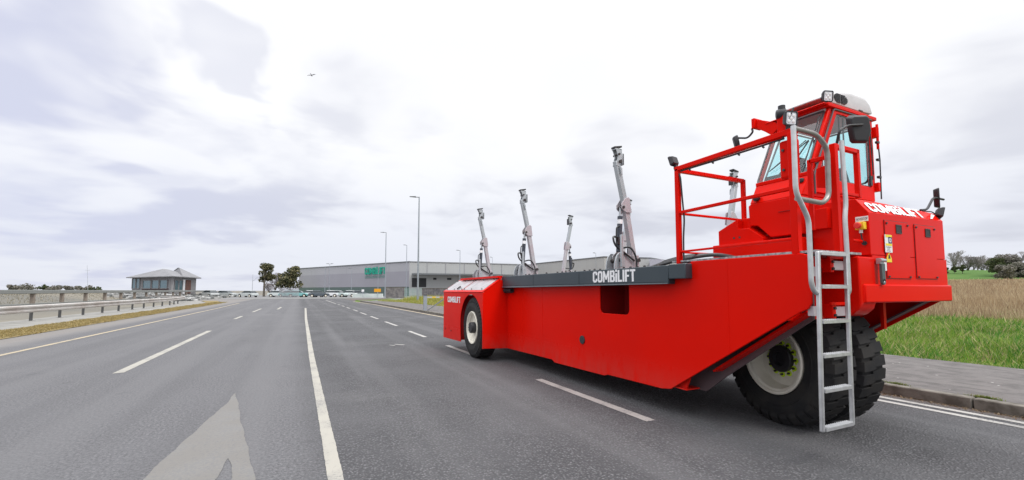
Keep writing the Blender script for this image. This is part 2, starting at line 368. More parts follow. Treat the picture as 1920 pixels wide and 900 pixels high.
def word_mark(o, ux, uz, width, height, depth, shear=0.):
    """the mark COMBiLIFT from lower left corner o along ux, up uz"""
    ux = Vector(ux).normalized(); uz = Vector(uz).normalized(); nrm = ux.cross(uz).normalized(); o = Vector(o)
    W0 = sum(glyph(c)[2] for c in 'COMBiLIFT')+.06*8; sx = width/W0; x = 0; mb = MB()
    for c in 'COMBiLIFT':
        vs, fs, w = glyph(c); k = len(vs)
        P = [o+ux*((x+a+shear*b)*sx)+uz*(b*height) for a, b in vs]
        cnt = {}
        for f in fs:
            for i in range(len(f)):
                e = (f[i], f[(i+1) % len(f)]); kk = tuple(sorted(e)); cnt.setdefault(kk, []).append(e)
        rim = [v[0] for v in cnt.values() if len(v) == 1]
        mb.add(P+[p+nrm*depth for p in P], [f[::-1] for f in fs]+[tuple(i+k for i in f) for f in fs]+[(a, b, b+k, a+k) for a, b in rim])
        x += w+.06
    return mb
def small_text(body, o, ux, uz, width, height, name, m, parent, extrude=.001, offset=0.):
    cu = bpy.data.curves.new(name, 'FONT'); cu.body = body; cu.extrude = 0; cu.offset = offset; cu.resolution_u = 2
    tmp = bpy.data.objects.new('tmp_text', cu); COL.objects.link(tmp); bpy.context.view_layer.update()
    me = bpy.data.meshes.new_from_object(tmp.evaluated_get(bpy.context.evaluated_depsgraph_get()))
    bpy.data.objects.remove(tmp); bpy.data.curves.remove(cu)
    xs = [v.co.x for v in me.vertices]; ys = [v.co.y for v in me.vertices]; x0, x1, y0, y1 = min(xs), max(xs), min(ys), max(ys)
    ux = Vector(ux).normalized(); uz = Vector(uz).normalized(); o = Vector(o)
    for v in me.vertices: v.co = o+ux*((v.co.x-x0)/(x1-x0)*width)+uz*((v.co.y-y0)/(y1-y0)*height)
    me.materials.clear(); me.materials.append(m); ob = bpy.data.objects.new(name, me); COL.objects.link(ob); par(ob, parent); return ob

# ================================================================== SETTING
def sm(x, a, b):
    t = np.clip((x-a)/(b-a), 0, 1); return t*t*(3-2*t)
def terrain_z(x, y):
    x = np.asarray(x, float); y = np.asarray(y, float)
    z = -.03+2.9*sm(x, 36, 150)*sm(120-y, -60, 60)
    bear = np.degrees(np.arctan2(x, y))
    z = z+8.6*sm(x, 165, 270)*sm(bear, 48, 62)*(1-.22*sm(bear, 70, 76))
    z = z+.95*sm(-x, 14, 30)*sm(y, -40, 10)*sm(150-y, 0, 40)
    return z
def ground_mat():
    m = bpy.data.materials.new('field_ground'); m.use_nodes = True; t = m.node_tree; b = t.nodes['Principled BSDF']
    P = N(t, 'ShaderNodeTexCoord').outputs['Object']; sp = N(t, 'ShaderNodeSeparateXYZ'); t.links.new(P, sp.inputs[0])
    def nz(scale, d=5):
        n = N(t, 'ShaderNodeTexNoise'); t.links.new(P, n.inputs['Vector']); n.inputs['Scale'].default_value = scale; n.inputs['Detail'].default_value = d; return n.outputs['Fac']
    a, bb = nz(.25), nz(3.)
    g = mixc(t, sstep(t, a, .4, .65), (.085, .16, .022), (.16, .17, .045)); g = mixc(t, sstep(t, bb, .4, .7, 0, .6), g, (.06, .09, .02))
    reed = mixc(t, sstep(t, nz(.12), .4, .6), (.21, .155, .095), (.17, .12, .08))
    c = mixc(t, sstep(t, sp.outputs[0], 30, 38), g, reed)
    yel = mixc(t, sstep(t, nz(.05), .4, .6), (.24, .22, .055), (.15, .17, .05))
    c = mixc(t, sstep(t, sp.outputs[0], 158, 176), c, yel)
    crop = mixc(t, sstep(t, nz(.02), .4, .6), (.070, .135, .035), (.095, .155, .04))
    c = mixc(t, sstep(t, mth(t, 'ADD', sp.outputs[0], mth(t, 'MULTIPLY', nz(.03), 8.)), 205, 209), c, crop)
    land = mixc(t, sstep(t, nz(.06), .4, .6), (.20, .185, .155), (.15, .145, .13))
    c = mixc(t, sstep(t, sp.outputs[0], -7, -9), c, land)
    t.links.new(c, b.inputs['Base Color']); b.inputs['Roughness'].default_value = .95; b.inputs['Specular IOR Level'].default_value = .1
    bp = N(t, 'ShaderNodeBump'); bp.inputs['Strength'].default_value = .6; bp.inputs['Distance'].default_value = .05
    t.links.new(nz(14.), bp.inputs['Height']); t.links.new(bp.outputs[0], b.inputs['Normal']); return m
def axis_pts(lo, hi, fine_lo, fine_hi, step, grow=1.18):
    c = list(np.arange(fine_lo, fine_hi+.01, step)); d = step; x = fine_hi
    while x < hi: d *= grow; x += d; c.append(x)
    d = step; x = fine_lo; L = []
    while x > lo: d *= grow; x -= d; L.append(x)
    return np.array(L[::-1]+c)
gx = axis_pts(-3500, 3500, -40, 300, 6); gy = axis_pts(-1500, 4000, -20, 180, 6)
GX, GY = np.meshgrid(gx, gy); GZ = terrain_z(GX, GY)
nx = len(gx); mb = MB(); mb.v = [Vector(v) for v in zip(GX.ravel(), GY.ravel(), GZ.ravel())]
mb.f = [(j*nx+i, j*nx+i+1, (j+1)*nx+i+1, (j+1)*nx+i) for j in range(len(gy)-1) for i in range(nx-1)]
struct(mb, 'ground', ground_mat(), recalc=False)

# the road: three lanes straight ahead, opening to the left at the junction by the factory
road = [(-7.7, -12), (7.22, -12), (7.22, 52), (6.6, 60), (7.5, 68), (14, 76), (14, 82), (-10, 84), (-60, 92), (-60, 84), (-16, 77), (-9.6, 70), (-7.7, 60)]
sheet(road, 0.0, 'road', ASPH)
CONC = mat('kerb_concrete', (.19, .175, .15), .85, noise=(7, .9, (.085, .075, .06), 8), bump=(40, .5, .01))
PAVE = mat('pavement_asphalt', (.128, .117, .114), .9, noise=(5, .9, (.078, .072, .07), 10), bump=(30, 1.0, .02))
# pavement sheet with pale flecks
def pave_mat():
    m = PAVE; t = m.node_tree; b = t.nodes['Principled BSDF']; src = b.inputs['Base Color'].links[0].from_socket
    P = N(t, 'ShaderNodeTexCoord').outputs['Object']; v = N(t, 'ShaderNodeTexVoronoi'); t.links.new(P, v.inputs['Vector']); v.inputs['Scale'].default_value = 5.5
    h = N(t, 'ShaderNodeSeparateColor'); t.links.new(v.outputs['Color'], h.inputs[0])
    f = mth(t, 'MULTIPLY', sstep(t, v.outputs['Distance'], .10, .06), sstep(t, h.outputs[0], .62, .66))
    st = N(t, 'ShaderNodeMapping'); t.links.new(P, st.inputs[0]); st.inputs['Scale'].default_value = (9, .8, 1)
    n = N(t, 'ShaderNodeTexNoise'); t.links.new(st.outputs[0], n.inputs['Vector']); n.inputs['Scale'].default_value = 1.2; n.inputs['Detail'].default_value = 5
    c = mixc(t, sstep(t, n.outputs['Fac'], .45, .65, 0, .35), src, (.19, .178, .17))
    c = mixc(t, mth(t, 'MULTIPLY', f, .7), c, (.62, .6, .58)); t.links.new(c, b.inputs['Base Color'])
pave_mat()
mb = MB(); ys = [-12, 0, 15, 30, 48, 54, 60]; xin = [10.65, 10.65, 10.65, 10.7, 10.4, 9.3, 8.0]; xo = [7.36]*4+[7.36, 7.1, 6.95]
for i in range(len(ys)-1):
    mb.add([(xo[i], ys[i], .125), (xin[i], ys[i], .125), (xin[i+1], ys[i+1], .125), (xo[i+1], ys[i+1], .125),
            (xin[i], ys[i], -.05), (xin[i+1], ys[i+1], -.05)], [(0, 1, 2, 3), (1, 4, 5, 2)])
struct(mb, 'pavement', PAVE, smooth=False)
mb = MB(); y = -6.0
while y < 58:
    L = .93; dx = 0 if y < 46 else -.05*(y-46)*.4
    mb.box(7.225+dx, 7.352+dx, y, y+L-.012, -.05, .13+random.uniform(-.003, .003)); y += L
struct(mb, 'kerb', CONC, bevel=.015)

def mark(pts, name='road_marking', m=LINE, z=.004):
    out = []; rj = random.Random(len(pts)+int(pts[0][1]*10))
    for a, b in zip(pts, pts[1:]+pts[:1]):
        L = math.hypot(b[0]-a[0], b[1]-a[1]); far = min(a[1], b[1]) > 20; k = max(1, min(220, int(L/(.4 if far else .05))))
        for i in range(k):
            j = 0 if far else (.0028 if m is not ARROW else .004); w_ = 0 if far else (.0015 if m is not ARROW else .010)
            x = a[0]+(b[0]-a[0])*i/k; y = a[1]+(b[1]-a[1])*i/k; out.append((x+rj.uniform(-j, j)+w_*math.sin(y*7.3+x*3)*math.sin(y*2.9+1), y+rj.uniform(-j, j)))
    bm = bmesh.new(); vs = [bm.verts.new((x, y, z)) for x, y in out]; es = [bm.edges.new((vs[i], vs[(i+1) % len(vs)])) for i in range(len(vs))]; bmesh.ops.triangle_fill(bm, edges=es, use_beauty=True, normal=(0, 0, 1))
    for f in bm.faces:
        f.normal_update()
        if f.normal.z < 0: f.normal_flip()
    me = bpy.data.meshes.new(name); bm.to_mesh(me); bm.free(); me.materials.append(m); o = bpy.data.objects.new(name, me); COL.objects.link(o)
    return tag(o, kind='structure')
mark([(.235, 2.0), (.345, 2.0), (.34, 10), (.42, 24), (.60, 39), (.47, 39), (.31, 24), (.235, 10)])
for (x0, y0, x1, y1) in [(-2.72, 9.7, -2.76, 18.5), (-2.80, 25.5, -2.76, 28.2), (-2.66, 33.3, -2.58, 39.2), (-1.38, 37.3, -1.30, 42.3), (-2.75, -3.5, -2.75, 2.0)]:
    mark([(x0-.075, y0), (x0+.075, y0+.03), (x1+.075, y1), (x1-.075, y1-.02)])
for (x, y0, y1) in [(3.45, 3.67, 6.13), (3.46, 8.6, 10.9), (3.48, 13.13, 15.3), (3.56, 17.8, 20.4), (3.58, 22.55, 25.0), (3.60, 26.9, 29.6), (3.66, 31.6, 34.4), (3.66, 36.6, 39.2), (3.68, 41.5, 44), (3.68, 46, 48.5), (3.62, 50.5, 70), (3.4, -1.5, 1.2)]:
    mark([(x-.06, y0), (x+.06, y0), (x+.06, y1), (x-.06, y1)], m=LINE_W)
mark([(-5.84, -8), (-5.72, -8), (-5.70, 42), (-5.9, 58), (-6.02, 58), (-5.82, 42)], m=LINE_Y)
mark([(6.665, -8), (6.765, -8), (6.765, 16), (6.665, 16)], m=LINE_W); mark([(6.885, -8), (6.985, -8), (6.985, 16), (6.885, 16)], m=LINE_W)
mark([(6.82, 16), (6.98, 16), (6.98, 46), (6.45, 60), (6.25, 60), (6.82, 46)], m=LINE_Y)
mark([(2.26, 11.7), (2.46, 11.45), (2.52, 11.5), (2.33, 11.76)], m=LINE_W); mark([(2.12, 11.6), (2.22, 11.42), (2.27, 11.46), (2.18, 11.64)], m=LINE_W)
mark([(-.74, 7.15), (-.76, 6.6), (-.93, 5.0), (-1.045, 3.6), (-1.06, 3.0), (-.56, 3.0), (-.52, 3.80), (-.485, 4.42), (-.44, 4.25), (-.395, 3.80), (-.33, 3.0), (-.17, 3.0), (-.245, 3.85), (-.40, 4.8), (-.60, 6.2)], m=ARROW)

# left side: strip of dry verge, concrete apron
sheet([(-11.8, -10), (-9.3, -10), (-9.3, 60), (-12.5, 74), (-16, 74), (-11.8, 58)], .012, 'concrete_apron', mat('apron_concrete', (.25, .245, .23), .9, noise=(1.2, .7, (.16, .155, .14)), bump=(20, .5, .02)))
sheet([(-9.32, -10), (-7.62, -10), (-7.62, 58), (-10, 72), (-12, 73), (-9.32, 60)], .016, 'verge', mat('dry_verge_soil', (.23, .17, .07), .95, noise=(2.5, .8, (.15, .125, .055)), bump=(18, .8, .03)))
sheet([(7.6, 62), (60, 62), (75, 150), (-80, 150), (-60, 94), (-8, 86), (15, 84), (15.5, 74)], -.012, 'car_park', mat('car_park_asphalt', (.19, .19, .19), .9, noise=(.4, .6, (.13, .13, .135))))

# ---- blades
def blades(name, pts, h, w, lean, m, kind_label, cat):
    """pts (n,3) arrays; one curved tapering blade each"""
    n = len(pts); a = rng.uniform(0, 2*np.pi, n); ca, sa = np.cos(a), np.sin(a); b = rng.uniform(0, 2*np.pi, n)
    side = np.stack([ca, sa, 0*a], 1)*(w/2)[:, None]; ld = np.stack([np.cos(b), np.sin(b), 0*b], 1)*(lean*h)[:, None]
    up = np.zeros((n, 3)); up[:, 2] = h
    p0 = pts-side; p1 = pts+side; mid = pts+up*.55+ld*.35; p2 = mid-side*.8; p3 = mid+side*.8; p4 = pts+up+ld
    V = np.stack([p0, p1, p2, p3, p4], 1).reshape(-1, 3).astype(np.float32)
    base = np.arange(n)*5; q = np.stack([base, base+1, base+3, base+2], 1); tr = np.stack([base+2, base+3, base+4], 1)
    me = bpy.data.meshes.new(name); me.vertices.add(len(V)); me.vertices.foreach_set('co', V.ravel())
    li = np.concatenate([q, tr], 1).ravel(); me.loops.add(len(li)); me.loops.foreach_set('vertex_index', li.astype(np.int32))
    st = np.stack([np.arange(n)*7, np.arange(n)*7+4], 1).ravel(); me.polygons.add(2*n); me.polygons.foreach_set('loop_start', st.astype(np.int32))
    me.update(calc_edges=True); me.materials.append(m); o = bpy.data.objects.new(name, me); COL.objects.link(o)
    return tag(o, kind_label, cat, kind='stuff')
def blade_mat(name, c1, c2, c3, scale=.35):
    m = bpy.data.materials.new(name); m.use_nodes = True; t = m.node_tree; b = t.nodes['Principled BSDF']
    P = N(t, 'ShaderNodeTexCoord').outputs['Object']; g = N(t, 'ShaderNodeNewGeometry')
    n = N(t, 'ShaderNodeTexNoise'); t.links.new(P, n.inputs['Vector']); n.inputs['Scale'].default_value = scale; n.inputs['Detail'].default_value = 4
    f = mth(t, 'ADD', n.outputs['Fac'], mth(t, 'MULTIPLY', mth(t, 'SUBTRACT', g.outputs['Random Per Island'], .5), .5))
    c = mixc(t, sstep(t, f, .38, .58), c1, c2); r2 = mth(t, 'FRACT', mth(t, 'MULTIPLY', g.outputs['Random Per Island'], 17.3))
    c = mixc(t, sstep(t, r2, .70, .86), c, c3)
    t.links.new(c, b.inputs['Base Color']); b.inputs['Roughness'].default_value = .7; b.inputs['Specular IOR Level'].default_value = .15
    tl = N(t, 'ShaderNodeBsdfTranslucent'); t.links.new(c, tl.inputs[0]); mx = N(t, 'ShaderNodeMixShader'); mx.inputs[0].default_value = .3
    t.links.new(b.outputs[0], mx.inputs[1]); t.links.new(tl.outputs[0], mx.inputs[2]); t.links.new(mx.outputs[0], t.nodes['Material Output'].inputs[0]); return m
def wedge(n, d0, d1, az0, az1, power=1.0, xmin=None):
    """points in a wedge of ground as seen from the road, denser near by"""
    r = d0*(d1/d0)**(rng.random(n)**power); a = np.radians(rng.uniform(az0, az1, n)); x = r*np.sin(a); y = r*np.cos(a)
    if xmin is not None: k = x > xmin+.25*np.sin(y*2.1)*.4+.12*np.sin(y*7.3); x, y, r = x[k], y[k], r[k]
    return x, y, r
GR = blade_mat('green_grass', (.060, .20, .028), (.22, .33, .055), (.44, .38, .20), .45)
x, y, r = wedge(210000, 10.5, 37, 48, 89, .8, 10.6)
pts = np.stack([x, y, terrain_z(x, y)+.0], 1); cl = .75+.5*np.sin(x*1.7+np.sin(y*2.3))*np.sin(y*1.3)
h = np.clip(rng.normal(.24, .09, len(x)), .05, .55)*cl*(.55+.45*sm(x, 10.5, 11.4))+.03; w = .008+.0011*r
blades('grass', pts, h, w, rng.uniform(.1, .9, len(x)), GR, 'lush green grass with yellowed tufts between the pavement and the reeds', 'grass')
RD = blade_mat('dry_reeds', (.44, .33, .20), (.30, .215, .135), (.56, .46, .30), .12)
x, y, r = wedge(200000, 26, 190, 56, 84, 1.15, 24)
x = x; k = (x > 31.5+2.2*np.sin(y*.9+1)+1.5*np.sin(y*2.3)+rng.normal(0, 1.5, len(x))) | ((rng.random(len(x)) < .2) & (x > 26)); x, y, r = x[k], y[k], r[k]
pts = np.stack([x, y, terrain_z(x, y)], 1); h = np.clip(rng.normal(1.02, .2, len(x)), .35, 1.6)*(.55+.45*sm(x, 31, 37)); w = .006+.0011*r
blades('dry_reeds', pts, h, w, rng.uniform(.0, .35, len(x)), RD, 'tall pale brown dry reeds covering the field behind the green grass', 'reeds')
VG = blade_mat('yellow_green_grass', (.24, .30, .04), (.38, .36, .10), (.46, .37, .18))
n = 30000; y = rng.uniform(24, 58, n); x = 10.7+rng.random(n)**1.3*7; x = np.where(y > 48, x-(y-48)*.16, x)
pts = np.stack([x, y, np.full(n, -.03)], 1); tall = sm(x+.5*np.sin(y*.7), 11.5, 13.5)
blades('long_grass', pts, rng.uniform(.12, .35, n)+tall*rng.uniform(.1, .7, n), np.full(n, .035), rng.uniform(.1, .6, n), VG, 'long yellow green grass around the lamp post behind the pavement', 'grass')
DG = blade_mat('dry_grass', (.33, .25, .10), (.24, .20, .09), (.42, .34, .18), 1.2)
n = 42000; y = 8+rng.random(n)**1.5*55; x = rng.uniform(-9.25, -7.65, n)+.1*np.sin(y*2)
blades('dry_grass', np.stack([x, y, np.full(n, .012)], 1), rng.uniform(.015, .07, n), np.full(n, .02), rng.uniform(.3, 1.4, n), DG, 'short yellow brown grass strip beside the left edge of the road', 'grass')
DS = blade_mat('dry_scrub', (.30, .27, .20), (.20, .19, .15), (.42, .38, .30), .3)
n = 9000; y = 22+rng.random(n)*90; x = -20.6-rng.random(n)**1.2*24
blades('dry_scrub', np.stack([x, y, terrain_z(x, y)], 1), rng.uniform(.05, .28, n)*(.6+.4*np.sin(x*.8+y*.35)), np.full(n, .05), rng.uniform(.1, .8, n), DS, 'pale dry scrub on the bank behind the balustrade on the left', 'scrub')
TF = blade_mat('kerb_tufts', (.12, .18, .03), (.20, .24, .05), (.25, .22, .10), 1)
n = 1500; cc = rng.choice([3.15, 3.4, 2.3, 5.2, 7.7, 1.2], n); y = cc+rng.normal(0, .06, n); x = 7.36+np.abs(rng.normal(0, .02, n))
blades('kerb_tufts', np.stack([x, y, np.full(n, .125)], 1), rng.uniform(.01, .04, n), np.full(n, .006), rng.uniform(.3, 1.2, n), TF, 'small grass tufts growing in the joint behind the kerb', 'grass')
# litter of leaves and grit in the gutter
LT = blade_mat('gutter_litter', (.16, .10, .06), (.22, .16, .10), (.30, .24, .17), 2)
n = 2600; y = rng.uniform(-1, 14, n); x = 7.21-np.abs(rng.normal(0, .05, n))
blades('gutter_litter', np.stack([x, y, np.full(n, .001)], 1), rng.uniform(.004, .018, n), rng.uniform(.01, .03, n), rng.uniform(.5, 2.5, n), LT, 'brown dead leaves and grit lying along the foot of the kerb', 'litter')

# ---- woody plants
def limb(mb, p, q, r0, r1, n=4): mb.tube([p, q], r0, n, r1, caps=False)
def bare_tree(seed, H, spread=.5, depth=6, twig=.028):
    rd = random.Random(seed); tr = MB(); cr = MB()
    def grow(p, d, L, r, k):
        q = p+d*L; mid = (p+q)/2+Vector((rd.uniform(-1, 1), rd.uniform(-1, 1), 0))*L*.06
        m = tr if k >= depth-1 else cr
        limb(m, p, mid, r, r*.85, 5 if k > 3 else 3); limb(m, mid, q, r*.85, r*.68, 5 if k > 3 else 3)
        if k == 0: return
        if 2 <= k < depth:
            for i in range(2):
                a = rd.uniform(0, 2*math.pi); nd = (d*.35+Vector((math.cos(a), math.sin(a), rd.uniform(-.1, .5)))).normalized(); grow(p.lerp(q, rd.uniform(.3, .8)), nd, L*rd.uniform(.5, .75), max(r*.4, twig), k-2)
        for i in range(rd.choice((2, 3, 3)) if k > 1 else 3):
            a = rd.uniform(0, 2*math.pi); s = rd.uniform(.35, 1.)*spread*1.25
            nd = (d+Vector((math.cos(a)*s, math.sin(a)*s, rd.uniform(-.05, .22)))).normalized()
            grow(q if i else mid.lerp(q, .8), nd, L*rd.uniform(.70, .92), max(r*.6, twig), k-1)
    grow(Vector((0, 0, 0)), Vector((0, 0, 1)), H*.15, H*.026, depth)
    zt_ = max(v.z for v in cr.v); k_ = H/zt_
    for q in (tr, cr): q.v = [v*k_ for v in q.v]
    return tr, cr
BARK = mat('bark', (.13, .115, .095), .9, noise=(2, .6, (.08, .07, .06)))
TWIG = mat('twigs', (.27, .245, .245), .9)
LEAF_D = blade_mat('evergreen_leaves', (.040, .062, .024), (.075, .095, .038), (.13, .14, .07), .9)
LEAF_O = blade_mat('olive_leaves', (.05, .060, .032), (.12, .12, .06), (.28, .25, .14), 1.1)
LEAF_G = blade_mat('scrub_leaves', (.14, .145, .115), (.22, .205, .175), (.30, .28, .25), .5)
def leaf_cloud(centers, radii, n, size, squash=.8, sd=1):
    g = np.random.default_rng(sd); C = np.array(centers); Rr = np.array(radii); k = g.choice(len(C), n, p=Rr**2/np.sum(Rr**2))
    d = g.normal(size=(n, 3)); d /= np.linalg.norm(d, axis=1)[:, None]; rad = Rr[k]*(.55+.5*g.random(n)**.6); p = C[k]+d*rad[:, None]*np.array([1, 1, squash])
    u = g.normal(size=(n, 3)); u /= np.linalg.norm(u, axis=1)[:, None]; v = np.cross(u, g.normal(size=(n, 3))); v /= np.linalg.norm(v, axis=1)[:, None]
    s = size*g.uniform(.6, 1.4, n)[:, None]; V = np.stack([p-u*s, p+v*s*.5, p+u*s, p-v*s*.5], 1).reshape(-1, 3)
    return V, [(4*i, 4*i+1, 4*i+2, 4*i+3) for i in range(n)]
def leafy_tree(loc, H, Rc, n, size, m, label, cat='tree', group=None, seed=1, trunk_h=.35, name='tree', nb=14, low=.3, squash=.8):
    rd = random.Random(seed); root = empty(name, loc); tag(root, label, cat, group)
    tr = MB(); top = Vector((rd.uniform(-.1, .1)*H, 0, H*.7)); tr.tube([(0, 0, -.1), (0, 0, H*trunk_h), top], H*.035, 7, H*.012)
    cs = []; rs = []
    for i in range(nb):
        a = rd.uniform(0, 2*math.pi); rr = Rc*rd.uniform(.1, .8); z = H*(low+(1-low)*rd.uniform(.08, .88)); f = 1-.55*abs((z/H-low)/(1-low)-.45)
        c = Vector((math.cos(a)*rr*f, math.sin(a)*rr*f, z)); cs.append(tuple(c)); rs.append(Rc*rd.uniform(.16, .38))
        tr.tube([(0, 0, H*rd.uniform(trunk_h*.6, .6)), c*.9], H*.014, 4, H*.004)
    tr.build('trunk', BARK, root); V, F = leaf_cloud(cs, rs, n, size, squash, seed)
    cb = MB(); cb.v = [Vector(v) for v in V]; cb.f = F; cb.build('crown', m, root, smooth=False, recalc=False); return root

# ---- right-hand skyline: bare trees on the hill, evergreens to their right
tA, cA = bare_tree(3, 13, .5); tB, cB = bare_tree(8, 12, .42); tC, cC = bare_tree(21, 11, .6)
protos = []
for (t_, c_) in ((tA, cA), (tB, cB), (tC, cC)):
    e = empty('bare_tree', (0, 0, 0)); t_.build('trunk', BARK, e, recalc=False); c_.build('crown', TWIG, e, recalc=False, smooth=False); protos.append(e)
wheres = ['tallest round-crowned bare tree at the left end of the hilltop row', 'bare tree close beside the tallest one at the left of the hilltop row', 'broad bare tree in the left half of the hilltop row', 'bare tree with its trunk in the middle of the hilltop row',
          'dense dark bare tree right of the middle of the hilltop row', 'lighter bare tree fourth from the right end of the hilltop row', 'bare tree third from the right end of the hilltop row', 'rounded bare tree second from the right end of the hilltop row', 'small low bare tree at the right end of the hilltop row',
          'bare tree behind the evergreens at the right edge of the photograph']
spots = [(1791, 505, 226, 1.06), (1803, 505, 230, .95), (1818, 507, 226, 1.05), (1828, 507, 232, .98), (1836, 508, 224, .88), (1845, 509, 230, .92), (1853, 510, 226, .90), (1861, 511, 228, .85), (1871, 512, 224, .55), (1915, 512, 150, .82)]
for i, (px, py, d, s) in enumerate(spots):
    o = protos[i] if i < 3 else copy_tree(protos[(i*2+1) % 3]); p = ond(px, 545, d); o.location = (p.x, p.y, float(terrain_z(p.x, p.y))-.2)
    o.scale = (s*.92, s*.92, s*.88); o.rotation_euler.z = i*1.7; tag(o, wheres[i], 'tree', 'bare trees along the hilltop')
for i, (px, d, H, Rc, m_, lb) in enumerate([(1874, 150, 8.0, 4.4, LEAF_D, 'dark evergreen tree at the left end of the hedge below the hill'), (1893, 152, 9.0, 5.2, LEAF_G, 'grey green rounded tree in the middle of the hedge'), (1885, 140, 5.6, 3.8, LEAF_G, 'low olive bush in front of the hedge trees'),
        (1908, 145, 6.0, 4.2, LEAF_D, 'dark green bush near the right end of the hedge'), (1924, 142, 6.5, 4.5, LEAF_G, 'grey green bush cut by the right edge of the photograph')]):
    p = ground(px, d); leafy_tree((p.x, p.y, float(terrain_z(p.x, p.y))-.3), H*.86, Rc, 3000, .30, m_, lb, 'tree', 'evergreens and bushes below the hill', 40+i, .2, 'evergreen_tree', 16, .12)
for i, (px, d, H, Rc, lb) in enumerate([(1792, 168, 2.9, 2.0, 'small dark bush at the foot of the green hill, left of the round one'), (1807, 165, 3.6, 1.9, 'round dark bush at the foot of the green hill'), (1778, 170, 3.4, 1.6, 'scrubby bush beside the red bumper at the foot of the hill')]):
    p = ground(px, d); leafy_tree((p.x, p.y, float(terrain_z(p.x, p.y))-.2), H, Rc, 1500, .2, LEAF_D, lb, 'bush', 'bushes at the foot of the hill', 60+i, .15, 'bush', 9, .1)

# ---- two dark trees and winter twigs left of the factory
p = ground(495, 104); leafy_tree((p.x, p.y, 0), 7.8, 3.0, 1500, .27, LEAF_O, 'smaller dark olive tree standing apart left of the factory', 'tree', None, 5, .45, 'tree', 13, .48)
p = ground(544, 100); leafy_tree((p.x, p.y, 0), 7.4, 3.6, 2500, .27, LEAF_O, 'larger olive brown tree against the left end of the factory', 'tree', None, 9, .25, 'tree', 20, .26)
for i, (px, d, s, lb) in enumerate([(516, 110, .42, 'pale bare tree between the two dark olive trees'), (528, 108, .34, 'thin bare sapling touching the larger olive tree'), (505, 112, .30, 'pale bare sapling right below the smaller olive tree'), (858, 66, .20, 'leafless shrub in front of the factory dock')]):
    o = copy_tree(protos[i % 3]); p = ground(px, d); o.location = (p.x, p.y, 0); o.scale = (s, s, s*1.1); tag(o, lb, 'tree', 'bare saplings near the factory'); o['group'] = 'bare saplings near the factory'
# ---- far-left scrub on the skyline
scr = [(22, 3.0, 'grey scrub tree at the left edge of the skyline'), (40, 2.6, 'low grey shrub between the first two skyline trees'), (56, 3.2, 'dark topped tree left of the gap in the skyline scrub'), (82, 3.0, 'darkest round tree in the skyline scrub'), (98, 2.2, 'low pale shrub beside the darkest round tree'),
       (112, 2.6, 'shrub in the middle of the skyline scrub'), (128, 2.5, 'spiky shrub right of the middle of the skyline scrub'), (146, 2.2, 'low dark shrub left of the thin mast'), (158, 1.9, 'small shrub directly left of the thin mast'), (176, 1.7, 'last dark shrub right of the thin mast')]
for i, (px, H, lb) in enumerate(scr):
    p = ground(px, 150); leafy_tree((p.x, p.y, 1.15), H*.62+.3, 1.9+.5*(i % 3), 330, .34, LEAF_D if i in (3, 9) else LEAF_G, lb, 'shrub', 'scrub along the left skyline', 80+i, .2, 'shrub', 9, .15)

# ================================================================== BUILDINGS AND STREET FURNITURE
def clad_mat(name, col, period, depth=.25, horizontal=False):
    m = bpy.data.materials.new(name); m.use_nodes = True; t = m.node_tree; b = t.nodes['Principled BSDF']
    P = N(t, 'ShaderNodeTexCoord').outputs['Object']; sp = N(t, 'ShaderNodeSeparateXYZ'); t.links.new(P, sp.inputs[0])
    s = sp.outputs[2] if horizontal else mth(t, 'ADD', sp.outputs[0], mth(t, 'MULTIPLY', sp.outputs[1], .37))
    f = mth(t, 'FRACT', mth(t, 'DIVIDE', s, period)); j = sstep(t, f, .0, .05, 1, 0)
    n = N(t, 'ShaderNodeTexNoise'); t.links.new(P, n.inputs['Vector']); n.inputs['Scale'].default_value = .12; n.inputs['Detail'].default_value = 5
    c = mixc(t, mth(t, 'MULTIPLY', j, depth), col, tuple(x*.45 for x in col)); c = mixc(t, sstep(t, n.outputs['Fac'], .35, .7, 0, .3), c, tuple(x*.8 for x in col))
    t.links.new(c, b.inputs['Base Color']); b.inputs['Roughness'].default_value = .5; return m
CL_UP = clad_mat('upper_cladding', (.38, .38, .41), 1.1); CL_LO = clad_mat('lower_cladding', (.31, .305, .345), .6, .3, True)
CL_R = clad_mat('side_cladding', (.40, .41, .41), 1.1, .25); CL_G = clad_mat('green_base_cladding', (.085, .13, .12), 1.2)
TRIM = mat('roof_trim', (.13, .14, .15), .5); DOCK = mat('dock_opening', (.025, .027, .03), .7)
GREEN_SIGN = mat('green_sign_face', (.002, .33, .23), .5); GREEN_TXT = mat('green_sign_text', (.12, .25, .23), .6)
def wallbox(name, A, B, z0, z1, th, m, parent, off=0.):
    """wall from A to B, outer face pushed out by off towards the viewer side"""
    A = Vector((A.x, A.y, 0)); B = Vector((B.x, B.y, 0)); d = (B-A).normalized(); n = Vector((d.y, -d.x, 0))
    if n.dot(-A) < 0: n = -n
    A = A+n*off; B = B+n*off; mb = MB()
    mb.hexa([A+Vector((0,0,z0)), B+Vector((0,0,z0)), B-n*th+Vector((0,0,z0)), A-n*th+Vector((0,0,z0)), A+Vector((0,0,z1)), B+Vector((0,0,z1)), B-n*th+Vector((0,0,z1)), A-n*th+Vector((0,0,z1))])
    return mb.build(name, m, parent, smooth=False)
C0 = ground(767, 110); L0 = ground(560, 144.6); R0 = ground(1012, 124.5)
f1 = tag(empty('factory', (C0.x, C0.y, 0), world=True), 'long grey clad factory with green lettering and dark roof edge beyond the junction', 'factory')
wallbox('upper_wall', C0, L0, 6.35, 8.6, .3, CL_UP, f1); wallbox('lower_wall', C0, L0, 2.4, 6.35, .3, CL_LO, f1, .04); wallbox('base_wall', C0, L0, -.1, 2.4, .3, CL_G, f1, .02)
wallbox('end_wall', C0, R0, -.1, 8.6, .3, CL_R, f1, .0)
